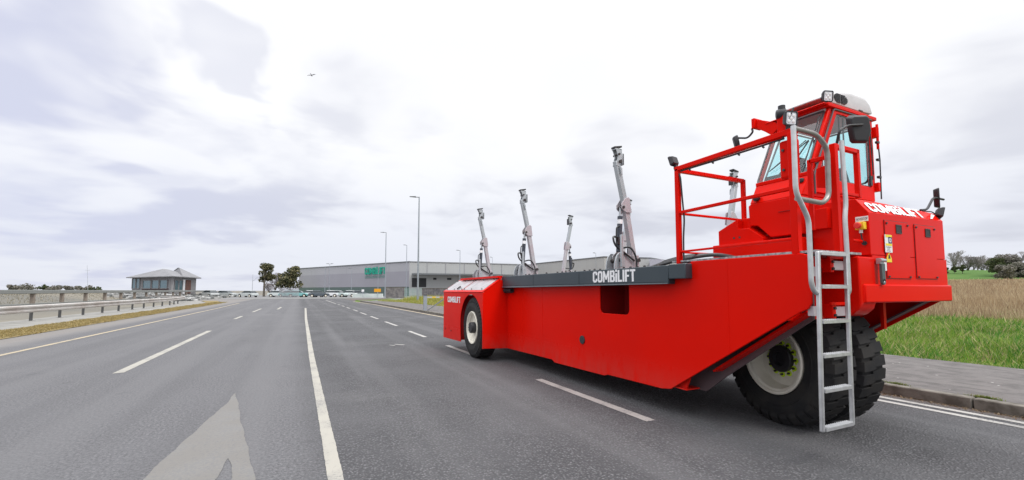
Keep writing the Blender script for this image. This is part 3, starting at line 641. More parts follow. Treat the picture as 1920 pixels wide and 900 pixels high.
wallbox('roof_edge', C0, L0, 8.6, 8.85, .5, TRIM, f1, .12); wallbox('roof_edge', C0, R0, 8.62, 8.84, .5, mat('light_trim', (.22, .23, .24), .5), f1, .12)
mb = MB(); K = L0+R0-C0; mb.add([(q.x, q.y, 8.5) for q in (C0, L0, K, R0)], [(0, 1, 2, 3)]); mb.build('roof', TRIM, f1)
wallbox('back_wall', L0, K, -.1, 8.6, .3, CL_LO, f1, -.3)
def lerpg(A, B, px):     # the point of line A-B seen at bearing px
    r = ray(px, 545); n = Vector((B.y-A.y, -(B.x-A.x), 0)); t = n.dot(A)/n.dot(Vector((r.x, r.y, 0))); return Vector((r.x*t, r.y*t, 0))
a = lerpg(C0, L0, 684); b = lerpg(C0, L0, 722.5); dpt = 1/((1/110)+(767-703)/207*(1/144.6-1/110))
zl = 1.4+(545-514.5)/820*dpt; zh = 1.4+(545-501.5)/820*dpt
sg = word_mark(Vector((a.x, a.y, zl))+Vector((-.1, -.25, 0)), b-a, (0, 0, 1), (b-a).length, zh-zl, .12).build('lettering', GREEN_SIGN, f1, smooth=False)
sg['label'] = 'green COMBiLIFT letters high on the factory wall'
tx = small_text('LIFTING INNOVATION', Vector((a.x, a.y, zl-1.05))+Vector((-.08, -.2, 0)), b-a, (0, 0, 1), (b-a).length, .72, 'lettering', GREEN_TXT, f1, offset=.02)
for px_ in (800, 835, 870, 905, 940):
    q0, q1 = lerpg(C0, R0, px_), lerpg(C0, R0, px_+.5); wallbox('downpipe', q0, q1, 5.75, 8.6, .10, CL_LO, f1, .12)
# dock on the end wall
q0, q1 = lerpg(C0, R0, 772), lerpg(C0, R0, 1005); wallbox('canopy', q0, q1, 5.35, 5.75, 3.2, TRIM, f1, 2.9)
q0, q1 = lerpg(C0, R0, 772), lerpg(C0, R0, 799); wallbox('dock_door', q0, q1, 2.3, 4.6, .1, DOCK, f1, .06)
for k, (pa, pb) in enumerate([(812, 818), (838, 846), (868, 900), (915, 950)]):
    q0, q1 = lerpg(C0, R0, pa), lerpg(C0, R0, pb); wallbox('dock_door', q0, q1, 1.2 if k > 1 else 4.2, 4.0 if k > 1 else 4.7, .1, DOCK, f1, .06)
f2c = [ground(1000, 119), ground(1134, 94), ground(1221, 97.5), ground(1300, 125), ground(1060, 160)]
f2 = tag(empty('warehouse', (f2c[1].x, f2c[1].y, 0), world=True), 'plain pale grey warehouse seen behind the deck of the red carrier', 'warehouse')
mb = MB(); mb.prism([(q.x, q.y, -.1) for q in f2c], (0, 0, 8.7)); mb.build('wall', CL_R, f2, smooth=False)
for A, B in zip(f2c[:3], f2c[1:4]): wallbox('roof_edge', A, B, 8.6, 8.82, .4, TRIM, f2, .12)
g1, g2, g3 = ground(1219, 93), ground(1242, 93), ground(1250, 99)
f3 = MB(); f3.prism([(q.x, q.y, -.1) for q in (g1, g2, g3, ground(1224, 99))], (0, 0, 8.2)); tag(f3.build('storage_tank_house', clad_mat('lilac_cladding', (.36, .37, .45), .8), smooth=False), 'small lilac grey tower block beside the pale warehouse', 'building')

STONE = mat('rubble_stone', (.22, .205, .20), .9, noise=(1.6, .9, (.10, .095, .10), 8), bump=(3, .8, .1))
def stone_wall(pa, pb, da, db, z1, label):
    A, B = ground(pa, da), ground(pb, db); o = wallbox('stone_wall', A, B, -.1, z1, .45, STONE, None); 
    c = wallbox('coping', A, B, z1, z1+.1, .55, CONC, None, .05); par(c, o); tag(o, label, 'wall', 'stone walls by the factory entrance')
stone_wall(723.5, 758.5, 84, 84, 1.98, 'dark rubble stone wall directly right of the second lamp post'); stone_wall(791, 850, 78, 72, 1.75, 'rubble stone wall behind the long grass and the barrier')
gf = tag(empty('mesh_fence', tuple(ground(766, 80)), world=True), 'pale green mesh fence panel between the two stone walls', 'fence')
A, B = ground(759, 82), ground(790, 79); GF = mat('pale_green_wire', (.30, .42, .38), .5); mb = MB(); d = (B-A)
for i in range(41): p = A+d*i/40; mb.beam(p, p+Vector((0, 0, 1.8)), .02)
for z in (.1, .6, 1.1, 1.7): mb.beam(A+Vector((0, 0, z)), B+Vector((0, 0, z)), .03)
mb.build('mesh_panel', GF, gf, smooth=False)
for s in (0, .5, 1): p = A+d*s; MB().beam(p, p+Vector((0, 0, 1.9)), .07).build('post', GF, gf)
# palisade fence under the large olive tree
pf = tag(empty('palisade_fence', tuple(ground(540, 92)), world=True), 'grey steel palisade fence at the foot of the dark olive tree', 'fence')
A, B = ground(524, 93), ground(560, 92); d = B-A; mb = MB(); PG = mat('palisade_grey', (.30, .31, .33), .5)
for i in range(34): p = A+d*i/33; mb.beam(p, p+Vector((0, 0, 2.0)), .06, .02)
mb.build('pales', PG, pf, smooth=False); mb = MB()
for z in (.3, 1.7): mb.beam(A+Vector((0, .06, z)), B+Vector((0, .06, z)), .06)
mb.build('rails', PG, pf, smooth=False)

POST = mat('lamp_post_steel', (.33, .36, .40), .5, metal=.4, noise=(.8, .4, (.25, .28, .31))); HEADM = mat('lamp_head', (.16, .17, .18), .5)
def street_lamp(px, d, top, label, arm=.9, r=.1, double=False, base=0., lean=0.):
    p = ground(px, d); H = 1.4+(545-top)/820*d; e = tag(empty('street_lamp', (p.x, p.y, base), -YAW), label, 'street lamp', 'street lamps around the factory')
    mb = MB(); mb.tube([(0, 0, 0), (0, 0, 1.6)], r*1.25, 12); mb.tube([(0, 0, 1.6), (lean, 0, H-base)], r, 12, r*.6); mb.build('pole', POST, e)
    hb = MB()
    for s in ((-1, 1) if double else (-1,)):
        hb.tube([(lean, 0, H-base-.05), (lean+s*arm*.45, 0, H-base-.02)], r*.45, 8); x = lean+s*arm*.4; w = s*arm*.75
        hb.hexa([(x, -.16, H-base-.07), (x+w, -.12, H-base-.0), (x+w, .12, H-base-.0), (x, .16, H-base-.07), (x, -.16, H-base+.07), (x+w, -.12, H-base+.06), (x+w, .12, H-base+.06), (x, .16, H-base+.07)])
    hb.build('lamp_head', HEADM, e, bevel=.02); return e
street_lamp(783.5, 52, 367, 'tallest nearest street lamp standing in the long grass left of the red carrier', 1.0, .11)
street_lamp(722, 88, 435, 'second tallest street lamp at the left end of the dark stone wall', 1.0, .11)
street_lamp(761.5, 108, 459, 'thinner street lamp in front of the factory corner', .8, .10)
street_lamp(862, 100, 469, 'thin street lamp in front of the dock, seen just left of the rearmost clamp arm', .8, .09)
street_lamp(1118, 88, 474, 'short lamp top showing between the third clamp arm and the warehouse roof', .5, .06)
street_lamp(923, 104, 482, 'lamp top showing beside the arm on the front pod', .5, .06)
street_lamp(609, 100, 500.5, 'pale lamp left of the double-headed lamp against the factory wall', .7, .06); street_lamp(617, 101, 494.5, 'double-headed pale lamp rising above the factory roof edge', .7, .06, True)
street_lamp(658.5, 100, 503, 'pale lamp in the middle of the factory wall', .7, .06); street_lamp(708.5, 99, 499, 'pale lamp standing across the green factory lettering', .7, .06)

# pole signs
def pole_sign(px, d, zc, w, h, m, label, txt=None):
    p = ground(px, d); e = tag(empty('road_sign', (p.x, p.y, 0), -YAW), label, 'sign'); MB().tube([(0, 0, 0), (0, 0, zc)], .04, 8).build('pole', POST, e)
    b = MB(); b.box(-w/2, w/2, -.07, -.045, zc-h/2, zc+h/2); b.build('sign_plate', m, e, bevel=.01)
pole_sign(708, 84, 1.45, 1.3, .62, mat('amber_sign', (.75, .33, .01), .5), 'amber rectangular sign on a pole below the green factory lettering')
pole_sign(680.5, 92, 1.42, .55, .45, WHITE, 'small white sign on a pole left of the amber sign')

# swing barrier
p = onz(797, 586, .0); bar = tag(empty('swing_barrier', (p.x, p.y, 0)), 'grey steel swing barrier with yellow and red reflectors at the kerb by the front pod', 'barrier')
mb = MB(); mb.box(-.10, .10, -.10, .10, 0, 1.10); mb.build('post', POST, bar, bevel=.01); MB().box(-.12, .12, -.12, .12, 1.10, 1.15).build('cap', BLACK, bar, bevel=.01)
MB().box(.12, 4.2, -.03, .03, .93, 1.02).build('arm', mat('arm_paint', (.45, .45, .45), .5), bar)
MB().beam((.10, 0, .10), (1.35, 0, .92), .07).build('brace', HEADM, bar)
for k in range(7):
    o = MB().box(.45+k*.5, .68+k*.5, -.045, -.032, .94, 1.01).build('reflector', YELLOW if k % 2 == 0 else mat('amber_reflector', (.75, .22, .03), .4), bar)

# house on the left
HW = mat('house_render', (.25, .245, .255), .7, noise=(.8, .4, (.24, .24, .25))); HR = mat('house_roof', (.20, .20, .21), .6, noise=(.7, .7, (.15, .15, .155)), bump=(6, .3, .03))
HG = mat('house_glass', (.12, .20, .23), .08, metal=.35); HB = mat('house_brick', (.17, .075, .055), .8, noise=(2, .8, (.08, .05, .045)))
A, B, Cc = ground(247, 92), ground(323, 85), ground(367, 95); D = A+Cc-B; zb, ze = .75, 4.15
hs = tag(empty('house', (B.x, B.y, 0), world=True), 'single storey house with twin hipped grey roofs and glazed front beyond the guardrail', 'house')
mb = MB(); mb.prism([(q.x, q.y, zb) for q in (A, B, Cc, D)], (0, 0, ze-zb)); mb.build('wall', HW, hs, smooth=False)
wallbox('plinth', lerpg(A, B, 266), lerpg(A, B, 316), zb, 1.85, .2, mat('dark_plinth', (.07, .05, .05), .8), hs, .05)
def win(pa, pb, z0, z1, P, Q, m=HG, name='window', off=.06):
    q0, q1 = lerpg(P, Q, pa), lerpg(P, Q, pb); o = wallbox(name, q0, q1, z0, z1, .1, m, hs, off)
    if name == 'window':
        e = (q1-q0).normalized(); mb = MB(); n = Vector((e.y, -e.x, 0)); n = -n if n.dot(-q0) < 0 else n
        for q in (q0, q1): c = q+n*(off+.03); mb.beam(c+Vector((0, 0, z0)), c+Vector((0, 0, z1)), .14, .12)
        for z in (z0, z1): mb.beam(q0+n*(off+.03)+Vector((0, 0, z)), q1+n*(off+.03)+Vector((0, 0, z)), .10, .12)
        mb.build('frame', HW, o, smooth=False)
for pa, pb in [(248, 254.5), (255.5, 262), (268, 283), (285, 298), (300, 314)]: win(pa, pb, 1.85, 3.5 if pa > 260 else 3.9, A, B)
for pa, pb in [(326, 333), (334, 341)]: win(pa, pb, 1.5, 3.5, B, Cc)
win(342.5, 346, zb, 3.7, B, Cc, WHITE, 'door_frame', .05); win(347, 357, zb+.1, 3.6, B, Cc, HB, 'door', .07)
e1 = (A-B).normalized(); e2 = (Cc-B).normalized()
def hip(P, Q, Rr, T, apex, ridge, z0, z1, name):
    mb = MB(); q = [P, Q, Rr, T]; v = [(a.x, a.y, z0) for a in q]+[(a.x, a.y, z0-.16) for a in q]+[(apex.x, apex.y, z1), (ridge.x, ridge.y, z1)]
    mb.add(v, [(0, 1, 8), (1, 2, 9, 8), (2, 3, 9), (3, 0, 8, 9), (4, 5, 1, 0), (5, 6, 2, 1), (6, 7, 3, 2), (7, 4, 0, 3), (7, 6, 5, 4)]); mb.build(name, HR, hs, smooth=False)
oA, oB, oC, oD = A+e1*1.3-e2*1.2, B-e1*1.0-e2*1.2, Cc-e1*1.0+e2*1.2, D+e1*1.3+e2*1.2
apx = B*.5+A*.22+D*.28; apx = Vector((apx.x, apx.y, 0)); m1 = (oA+oB)/2; w_ = (Cc-B).length
p1 = lerpg(oA+e2*w_*.42, oB+e2*w_*.42, 303); p2 = lerpg(B+e2*w_*.72, A+e2*w_*.72, 334)
hip(oA, oB, oC, oD, p1, p1+e2*w_*.2, ze+.05, 5.95, 'roof'); hip(B+e2*w_*.28-e1*1.01, B+e2*w_*.28-e1*1.0, oC-e1*.01, oD-e1*2, p2, p2+e1*.6, ze+.06, 6.35, 'roof')
MB().beam(B+Vector((0, 0, zb))-e1*.2-e2*.2, B+Vector((0, 0, ze))-e1*.2-e2*.2, .35).build('column', HW, hs)
# masts
p = ground(165, 120); mb = MB(); mb.tube([(p.x, p.y, .9), (p.x-.5, p.y, 8.4)], .05, 6, .03); mb.beam((p.x-.9, p.y, 7.0), (p.x+.1, p.y, 7.0), .05)
tag(mb.build('aerial_mast', GALV), 'thin leaning aerial mast on the left skyline between the scrub and the house', 'mast')
p = ground(473, 112); mb = MB(); mb.tube([(p.x, p.y, 0), (p.x, p.y, 5.6)], .06, 6, .04); mb.tube([(p.x, p.y, 3.8), (p.x+1.2, p.y, 5.0)], .05, 6); tag(mb.build('leaning_post', GALV), 'thin pale post with a leaning arm left of the smaller olive tree', 'post')

# balustrade fence beyond the guardrail
bal = tag(empty('balustrade', (-19, 44, .2), world=True), 'concrete balustrade with thick grey top rail and brown posts beyond the guardrail', 'fence')
BR = mat('balustrade_rail', (.24, .25, .24), .8, noise=(.8, .7, (.22, .23, .22))); BP = mat('balustrade_post', (.31, .26, .215), .85, noise=(3, .7, (.2, .165, .14)))
mb = MB(); mb.box(-19.2, -18.8, 20, 118, 1.16, 1.46); mb.build('top_rail', BR, bal, bevel=.03)
yy = onx(62, 545, -19).y; dy = onx(117, 545, -19).y-yy
for k in range(-4, 12):
    Y = yy+dy*k; MB().box(-19.12, -18.88, Y-.14, Y+.14, 0, 1.16).build('post', BP, bal, bevel=.02)
mb = MB(); mb.box(-19.15, -18.85, 20, 118, .0, .38); mb.build('plinth', BR, bal)
# guardrail
gr = tag(empty('guardrail', (-11, 26, 0), world=True), 'galvanised double-wave guardrail on short dark posts along the left of the road', 'guardrail')
GRM = mat('guardrail_steel', (.50, .48, .46), .5, metal=.15, noise=(.9, .7, (.36, .31, .28)), bump=(5, .2, .01))
path = [(-11.15, 4), (-11.05, 20), (-11, 30), (-10.9, 42), (-10.95, 52), (-11.8, 62), (-14.5, 72), (-19, 80), (-27, 88)]
prof = [(0, .40), (.06, .44), (.065, .50), (.0, .55), (.0, .585), (.065, .64), (.06, .70), (0, .74)]
mb = MB(); mm = len(prof)
for (x, y) in path:
    for (o_, z) in prof: mb.v.append(Vector((x+o_, y, z)))
    for (o_, z) in prof: mb.v.append(Vector((x+o_-.012, y, z)))
for i in range(len(path)-1):
    for k in range(mm-1):
        for s in (0, mm): a = i*2*mm+s+k; mb.f.append((a, a+1, a+2*mm+1, a+2*mm))
mb.build('rail', GRM, gr, smooth=False, recalc=False)
y0 = onx(66, 560, -11).y; dy = (onx(118, 560, -11).y-y0)
for k in range(-7, 12):
    Y = y0+dy*k
    if Y > 60: break
    X = np.interp(Y, [p[1] for p in path], [p[0] for p in path]); MB().box(X-.14, X-.04, Y-.045, Y+.045, 0, .50).build('post', mat('guardrail_post', (.10, .10, .10), .7), gr, bevel=.008)

# rubble and pale boulders
ROCK = blade_mat('pale_rock', (.42, .42, .41), (.20, .21, .21), (.58, .58, .57), .6)
mb = MB(); rd = random.Random(4)
for i in range(3200):
    px = rd.uniform(200, 525); d = rd.uniform(58, 104); p = ground(px, d)
    if p.x > -13: continue
    s = rd.uniform(.12, .42); z = float(terrain_z(p.x, p.y)); b_ = len(mb.v)
    for k in range(8): mb.v.append(Vector((p.x, p.y, z))+Vector(((k & 1)-.5, ((k >> 1) & 1)-.5, ((k >> 2)-.35)*.8))*s*2*rd.uniform(.6, 1.1))
    mb.f += [tuple(b_+j for j in f) for f in [(0, 1, 3, 2), (4, 6, 7, 5), (0, 4, 5, 1), (1, 5, 7, 3), (3, 7, 6, 2), (2, 6, 4, 0)]]
tag(mb.build('rubble', ROCK, smooth=False, recalc=False), 'scattered pale rubble and boulders below the house and along the road bend', 'rubble', kind='stuff')

# parked cars
def car_paint(n, c): return mat(n, c, .3, coat=.5)
def make_car():
    e = empty('parked_car', (0, 0, 0)); Lh = 2.1
    lower = [(-2.1, .35), (-2.12, .62), (-2.0, .86), (-1.2, .95), (1.25, .93), (1.95, .80), (2.12, .55), (2.1, .32)]
    mb = MB(); n = len(lower)
    arch = []
    pts = lower+[(1.75, .30), (1.65, .55), (1.35, .68), (1.05, .55), (.95, .28), (-.95, .28), (-1.05, .55), (-1.35, .68), (-1.65, .55), (-1.75, .30)]
    mb.prism([(x, -.86, z) for x, z in pts], (0, 1.72, 0)); body = mb.build('body', car_paint('car_silver', (.45, .47, .5)), e, bevel=.05)
    c = MB(); lo = [(-1.75, .93), (1.05, .93)]; hi = [(-1.25, 1.42), (.35, 1.42)]
    c.hexa([(lo[0][0], -.80, .93), (lo[1][0], -.80, .93), (lo[1][0], .80, .93), (lo[0][0], .80, .93), (hi[0][0], -.62, 1.40), (hi[1][0], -.62, 1.40), (hi[1][0], .62, 1.40), (hi[0][0], .62, 1.40)]); c.build('window', mat('car_glass', (.03, .04, .045), .06), e, bevel=.03)
    MB().hexa([(-1.28, -.63, 1.40), (.38, -.63, 1.40), (.38, .63, 1.40), (-1.28, .63, 1.40), (-1.15, -.56, 1.46), (.22, -.56, 1.46), (.22, .56, 1.46), (-1.15, .56, 1.46)]).build('roof', car_paint('car_silver', (.45, .47, .5)), e, bevel=.02)
    for x in (-1.35, 1.35):
        for y in (-.86, .70): w = MB().cyl((x, y-.01, .31), (x, y+.17, .31), .31, 18).build('wheel', RUBBER, e); MB().cyl((x, y-.02 if y < 0 else y+.16, .31), (x, y+.0 if y < 0 else y+.185, .31), .19, 12).build('rim', RIM, w)
    for y in (-.6, .6): MB().box(2.0, 2.13, y-.18, y+.18, .58, .72).build('headlight', LENS, e, bevel=.02)
    return e
cars = [(523, 97, (.55, .60, .60), 'pale grey parked car at the left end of the row before the factory'), (541, 96, (.22, .42, .42), 'teal parked car second from the left in the row'), (560, 95, (.20, .45, .45), 'bright teal parked car third from the left in the row'),
        (579, 96, (.68, .70, .72), 'white parked car left of the dark one in the row'), (598, 95, (.07, .09, .11), 'dark parked car in the left half of the row'), (616, 96, (.66, .68, .70), 'white parked car right of the dark one below the double-headed lamp'),
        (635, 97, (.45, .53, .52), 'silver green parked car in the right half of the row'), (653, 98, (.60, .64, .64), 'off white parked car below the middle wall lamp'), (673, 99, (.10, .12, .14), 'black parked car at the right end of the row'),
        (392, 92, (.42, .44, .44), 'pale silver parked car alone beyond the rubble at far left of the car park'), (425, 98, (.35, .38, .38), 'grey parked car beyond the rubble'), (465, 95, (.50, .54, .54), 'pale parked car beyond the rubble, nearest the leaning post')]
pc = make_car()
for i, (px, d, colr, lb) in enumerate(cars):
    o = pc if i == 0 else copy_tree(pc); p = ground(px, d); o.location = (p.x, p.y, .0 if px > 500 else float(terrain_z(p.x, p.y))); o.rotation_euler.z = -YAW+R(random.uniform(-25, 25))+(math.pi if i % 2 else 0)
    tag(o, lb, 'car', 'cars parked in front of the factory'); m_ = car_paint('car_paint_%d' % i, colr)
    for ch in o.children:
        if ch.name.split('.')[0] in ('body', 'roof'): ch.material_slots[0].link = 'OBJECT'; ch.material_slots[0].material = m_
A, B = ground(661, 93), ground(717, 91); wl = wallbox('low_wall', A, B, -.05, .78, .3, mat('white_wall_paint', (.62, .66, .64), .7, noise=(.8, .6, (.42, .50, .47))), None); tag(wl, 'long low off-white wall beneath the amber sign', 'wall')

# bird
p = ond(584, 141, 45); bd = MB(); bird = empty('bird', tuple(p)); bird.rotation_euler = (R(35), R(50), R(-60)); bird.scale = (1.05, 1.05, 1.05); tag(bird, 'small black bird flying alone high in the sky', 'bird')
bd.lathe([(-.20, .004), (-.15, .03), (-.05, .05), (.05, .052), (.13, .035), (.18, .028), (.22, .006)], (0, 0, 0), (1, 0, 0), 12)
for s in (-1, 1):
    bd.prism([(-.04, s*.03, .01), (.08, s*.03, .012), (.11, s*.20, .07), (.03, s*.42, .045), (-.03, s*.25, .06)], (0, 0, .008))
bd.prism([(-.16, -.015, 0), (-.16, .015, 0), (-.33, .05, 0), (-.30, 0, 0), (-.33, -.05, 0)], (0, 0, .006)); b_ = bd.build('body', BLACK, bird)

# ================================================================== THE CARRIER
TL = Vector((4.9, 6.0, 0))
T = tag(empty('straddle_carrier', TL, world=True), 'huge bright red carrier with high cab, clamp arms and hanging ladder on the right lane', 'carrier')
def P(mb, name, m, parent=T, **k): return mb.build(name, m, parent, **k)
def rect_round(y0, y1, z0, z1, r, X, n=4):
    out = []
    for cy_, cz_, a0 in ((y1-r, z1-r, 0), (y0+r, z1-r, 90), (y0+r, z0+r, 180), (y1-r, z0+r, 270)):
        for i in range(n+1): a = R(a0+90*i/n); out.append((X, cy_+r*math.cos(a), cz_+r*math.sin(a)))
    return out
# left hull plate
XH = 3.8
hull = [(XH, 8.12, .245), (XH, 6.30, .262), (XH, 6.22, .225), (XH, 4.92, .238), (XH, 4.84, .262), (XH, 3.86, .272), (XH, 3.72, .295), (XH, 2.27, 1.215), (XH, 2.20, 1.25), (XH, 2.17, 1.30), (XH, 2.17, 1.66), (XH, 2.19, 1.70), (XH, 2.24, 1.715), (XH, 3.40, 1.715), (XH, 3.40, 1.60), (XH, 8.12, 1.60)]
mb = MB(); mb.plate(hull, [rect_round(4.39, 4.99, 1.09, 1.56, .07, XH)], (.02, 0, 0)); body = P(mb, 'hull_side', RED, bevel=.006)
mb = MB(); mb.box(3.83, 4.25, 4.36, 5.02, 1.04, 1.055); mb.box(3.83, 4.25, 4.36, 4.375, 1.06, 1.6); mb.box(3.83, 4.25, 5.005, 5.02, 1.06, 1.6); mb.box(4.25, 4.27, 4.36, 5.02, 1.04, 1.6); mb.box(4.02, 4.035, 4.55, 4.56, 1.06, 1.6)
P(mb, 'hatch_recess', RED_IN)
for yy_, za_, zb2 in ((2.95, .80, 1.70), (6.6, .27, 1.46), (7.35, .26, 1.44)): P(MB().tube([(3.80, yy_, za_), (3.80, yy_, zb2)], .003, 6), 'weld_bead', RED, body)
P(MB().cyl((3.805, 5.42, .675), (3.785, 5.42, .675), .062, 24), 'blanking_plug', BLACK, bevel=.004)
# body behind the plate
mb = MB(); mb.box(4.28, 6.3, 3.95, 10.3, .34, 1.56); mb.box(3.83, 4.28, 5.05, 8.0, .34, 1.58); mb.box(3.83, 4.28, 3.95, 4.33, .34, 1.58); mb.box(3.83, 4.28, 4.33, 5.05, .34, 1.02); P(mb, 'hull_core', RED_IN)
P(MB().box(3.86, 6.32, 3.4, 10.5, 1.60, 1.665), 'deck', mat('deck_grey', (.20, .20, .21), .6, noise=(3, .6, (.14, .14, .145))))
# right hull plate, mirrored
XR = 6.06
rp = [(XR, 10.4, .25), (XR, 3.8, .27), (XR, 3.72, .295), (XR, 2.16, 1.30), (XR, 2.13, 1.35), (XR, 2.13, 1.60), (XR, 10.4, 1.60)]
P(MB().plate(rp, [], (.02, 0, 0)), 'hull_side', RED, bevel=.006)
mb = MB(); mb.beam((5.99, 3.70, .36), (5.99, 2.24, 1.30), .12, .015, up=(0, 1, 1)); P(mb, 'flange', PANEL)
# inner frame seen under the slanted edge
fr = [(4.05, 4.2, .30), (4.05, 3.45, .30), (4.05, 3.2, .50), (4.05, 2.3, 1.15), (4.05, 2.3, 1.5), (4.05, 4.2, 1.5)]
P(MB().plate(fr, [], (.02, 0, 0)), 'frame_plate', PANEL)
mb = MB(); mb.beam((4.0, 3.25, .56), (4.0, 2.28, 1.22), .16, .02, up=(0, 1, 1)); mb.box(3.83, 4.03, 3.52, 3.70, .315, .33); mb.prism([(3.86, 3.55, .33), (3.86, 3.50, .45), (3.86, 3.66, .42), (3.86, 3.70, .33)], (.02, 0, 0)); P(mb, 'frame_flange', RED)
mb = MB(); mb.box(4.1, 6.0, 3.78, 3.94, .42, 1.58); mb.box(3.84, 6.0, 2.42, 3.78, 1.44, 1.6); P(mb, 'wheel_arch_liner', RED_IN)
P(MB().box(4.9, 5.45, 2.75, 3.3, .58, .80), 'axle', BLACK, bevel=.02)
P(MB().box(5.05, 5.3, 2.85, 3.2, .80, 1.44), 'axle', BLACK, bevel=.02)

# front pod
y1, y0 = 10.62, 8.03; zt = 1.365
arch = [(3.27, 8.68+.62*math.cos(R(a)), .66+.64*math.sin(R(a))) for a in range(-40, 221, 13)]
arch = [p for p in arch if True]
ya, yb = 8.68-.50, 8.68+.53
outl = [(3.27, y0, .26), (3.27, y0, zt), (3.27, y1, zt), (3.27, y1, .25), (3.27, yb+.12, .27)]+[(3.27, 8.715+.655*math.cos(R(a)), .66+.66*math.sin(R(a))) for a in range(0, 181, 9)]
outl.append((3.27, y0+.03, .26))
P(MB().plate(outl, [], (.015, 0, 0)), 'pod_side', RED, bevel=.004)
P(MB().plate([(3.285, y0, .265), (3.80, y0, .245), (3.80, y0, 1.60), (3.64, y0, 1.62), (3.285, y0, zt)], [], (0, .015, 0)), 'pod_rear', RED, bevel=.004)
P(MB().box(3.29, 3.80, y1-.02, y1, .27, 1.36), 'pod_front', RED)
rf = MB(); rf.hexa([(3.268, y0-.004, zt), (3.68, y0-.004, 1.64), (3.68, y1+.004, 1.64), (3.268, y1+.004, zt), (3.255, y0-.004, zt+.014), (3.67, y0-.004, 1.655), (3.67, y1+.004, 1.655), (3.255, y1+.004, zt+.014)]); P(rf, 'pod_roof', RED)
def pod_pt(s, y, up=0.): return Vector((3.262+.40*s-.6*up, y, zt+.014+.276*s+.8*up))
pl = MB()
for a, b in ((8.10, 9.30), (9.36, 10.56)):
    q = [pod_pt(.10, a, .004), pod_pt(.93, a, .004), pod_pt(.93, b, .004), pod_pt(.10, b, .004)]; pl.prism(q, (-.003, 0, .004))
pp = P(pl, 'cover_plate', PLATE)
bl = MB()
for y in (8.22, 8.8, 9.25, 9.42, 9.95, 10.5):
    for s in (.17, .86): bl.cyl(pod_pt(s, y, .006), pod_pt(s, y, .022), .014, 8)
P(bl, 'bolts', BOLT, pp)
P(MB().lathe([(-.012, .055), (.012, .055), (.012, .035), (-.012, .035)], pod_pt(.28, 9.75, .02), (-.6, .2, .8), 20, closed=True), 'lifting_eye', BLACK, pp)
P(MB().box(3.60, 3.72, y0+.05, y1-.3, 1.66, 1.70), 'pod_ridge', RED)
wm = word_mark((3.267, 10.28, 1.125), (0, -1, 0), (0, 0, 1), .92, .135, .002); P(wm, 'lettering', WHITE, body, smooth=False)['label'] = 'white COMBiLIFT mark on the front pod'
P(MB().box(3.3, 3.82, 9.38, 9.42, .3, 1.30), 'pod_bulkhead', RED_IN); P(MB().box(3.85, 3.87, 8.15, 9.4, .3, 1.55), 'pod_liner', BLACK)
mb = MB(); mb.cyl((3.267, 10.45, .48), (3.26, 10.45, .48), .018, 10); mb.cyl((3.267, 10.0, .46), (3.26, 10.0, .46), .018, 10); P(mb, 'bolts', BOLT)
# coil spring box under the beam end
mb = MB()
for k in range(6): mb.lathe([(-.012, .05), (.012, .05), (.012, .03), (-.012, .03)], (3.74, 7.98-.055*k, 1.40), (0, 1, 0), 16, closed=True)
P(mb, 'spring', BLACK)

# dark side beam
mb = MB(); mb.box(3.70, 3.86, 3.62, 8.07, 1.49, 1.685); mb.box(3.70, 3.86, 3.38, 3.618, 1.53, 1.692); mb.hexa([(3.675, 3.62, 1.475), (3.86, 3.62, 1.475), (3.86, 8.07, 1.455), (3.675, 8.07, 1.455), (3.702, 3.62, 1.492), (3.86, 3.62, 1.492), (3.86, 8.07, 1.492), (3.702, 8.07, 1.492)])
beam = P(mb, 'side_beam', DARK, bevel=.008)
mb = MB(); mb.box(3.697, 3.699, 5.35, 5.353, 1.50, 1.68); mb.box(3.697, 3.699, 6.75, 6.753, 1.50, 1.68); P(mb, 'weld_seam', BLACK, beam)
wm = word_mark((3.699, 5.01, 1.513), (0, -1, 0), (0, 0, 1), .86, .152, .002); P(wm, 'lettering', WHITE, beam, smooth=False)['label'] = 'white COMBiLIFT mark on the dark side beam'
mb = MB(); rd = random.Random(2)
for k in range(34):
    y = 3.7+k*.128
    if rd.random() < .75: mb.cyl((3.9+rd.uniform(-.04, .06), y, 1.66), (3.9, y, 1.715), .016, 8)
P(mb, 'deck_bolts', BOLT)

# ---- wheels
def tyre_mesh(Ro, w, lug_n, lug_d):
    mb = MB(); ri = Ro*.53; R1 = Ro-lug_d
    mb.lathe([(0.03, ri), (0.0, ri+.03), (-.012, ri+.10), (-.014, (ri+R1)/2), (0.0, R1-.06), (.035, R1), (w-.035, R1), (w, R1-.06), (w+.014, (ri+R1)/2), (w, ri+.03), (w-.03, ri)], (0, 0, 0), (1, 0, 0), 72)
    mb.lathe([(-.013, ri+.115), (-.017, ri+.12), (-.013, ri+.126)], (0, 0, 0), (1, 0, 0), 72)
    for k in range(lug_n):
        for side in (0, 1):
            a = 2*math.pi*(k+.5*side)/lug_n; da = 2*math.pi/lug_n*.36
            xs = [(-.006, R1-.085, R1-.04), (.03, R1-.02, Ro), (w*.42, R1-.02, Ro), (w*.56, R1-.02, Ro-.004)]
            if side: xs = [(w-x, a_, b_) for x, a_, b_ in xs]
            skew = [0, 0, .35, .55]; vs = []
            for (x, rl, rh), sk in zip(xs, skew):
                for s in (-1, 1):
                    an = a+da*(s*(1-.15*(sk > .5))+sk*(.9 if side else -.9))
                    for r in (rl, rh): vs.append((x, r*math.cos(an), r*math.sin(an)))
            fs = []
            for i in range(3): b = i*4; fs += [(b, b+4, b+5, b+1), (b+2, b+3, b+7, b+6), (b+1, b+5, b+7, b+3), (b, b+2, b+6, b+4)]
            fs += [(0, 1, 3, 2), (12, 14, 15, 13)]; mb.add(vs, fs)
    return mb
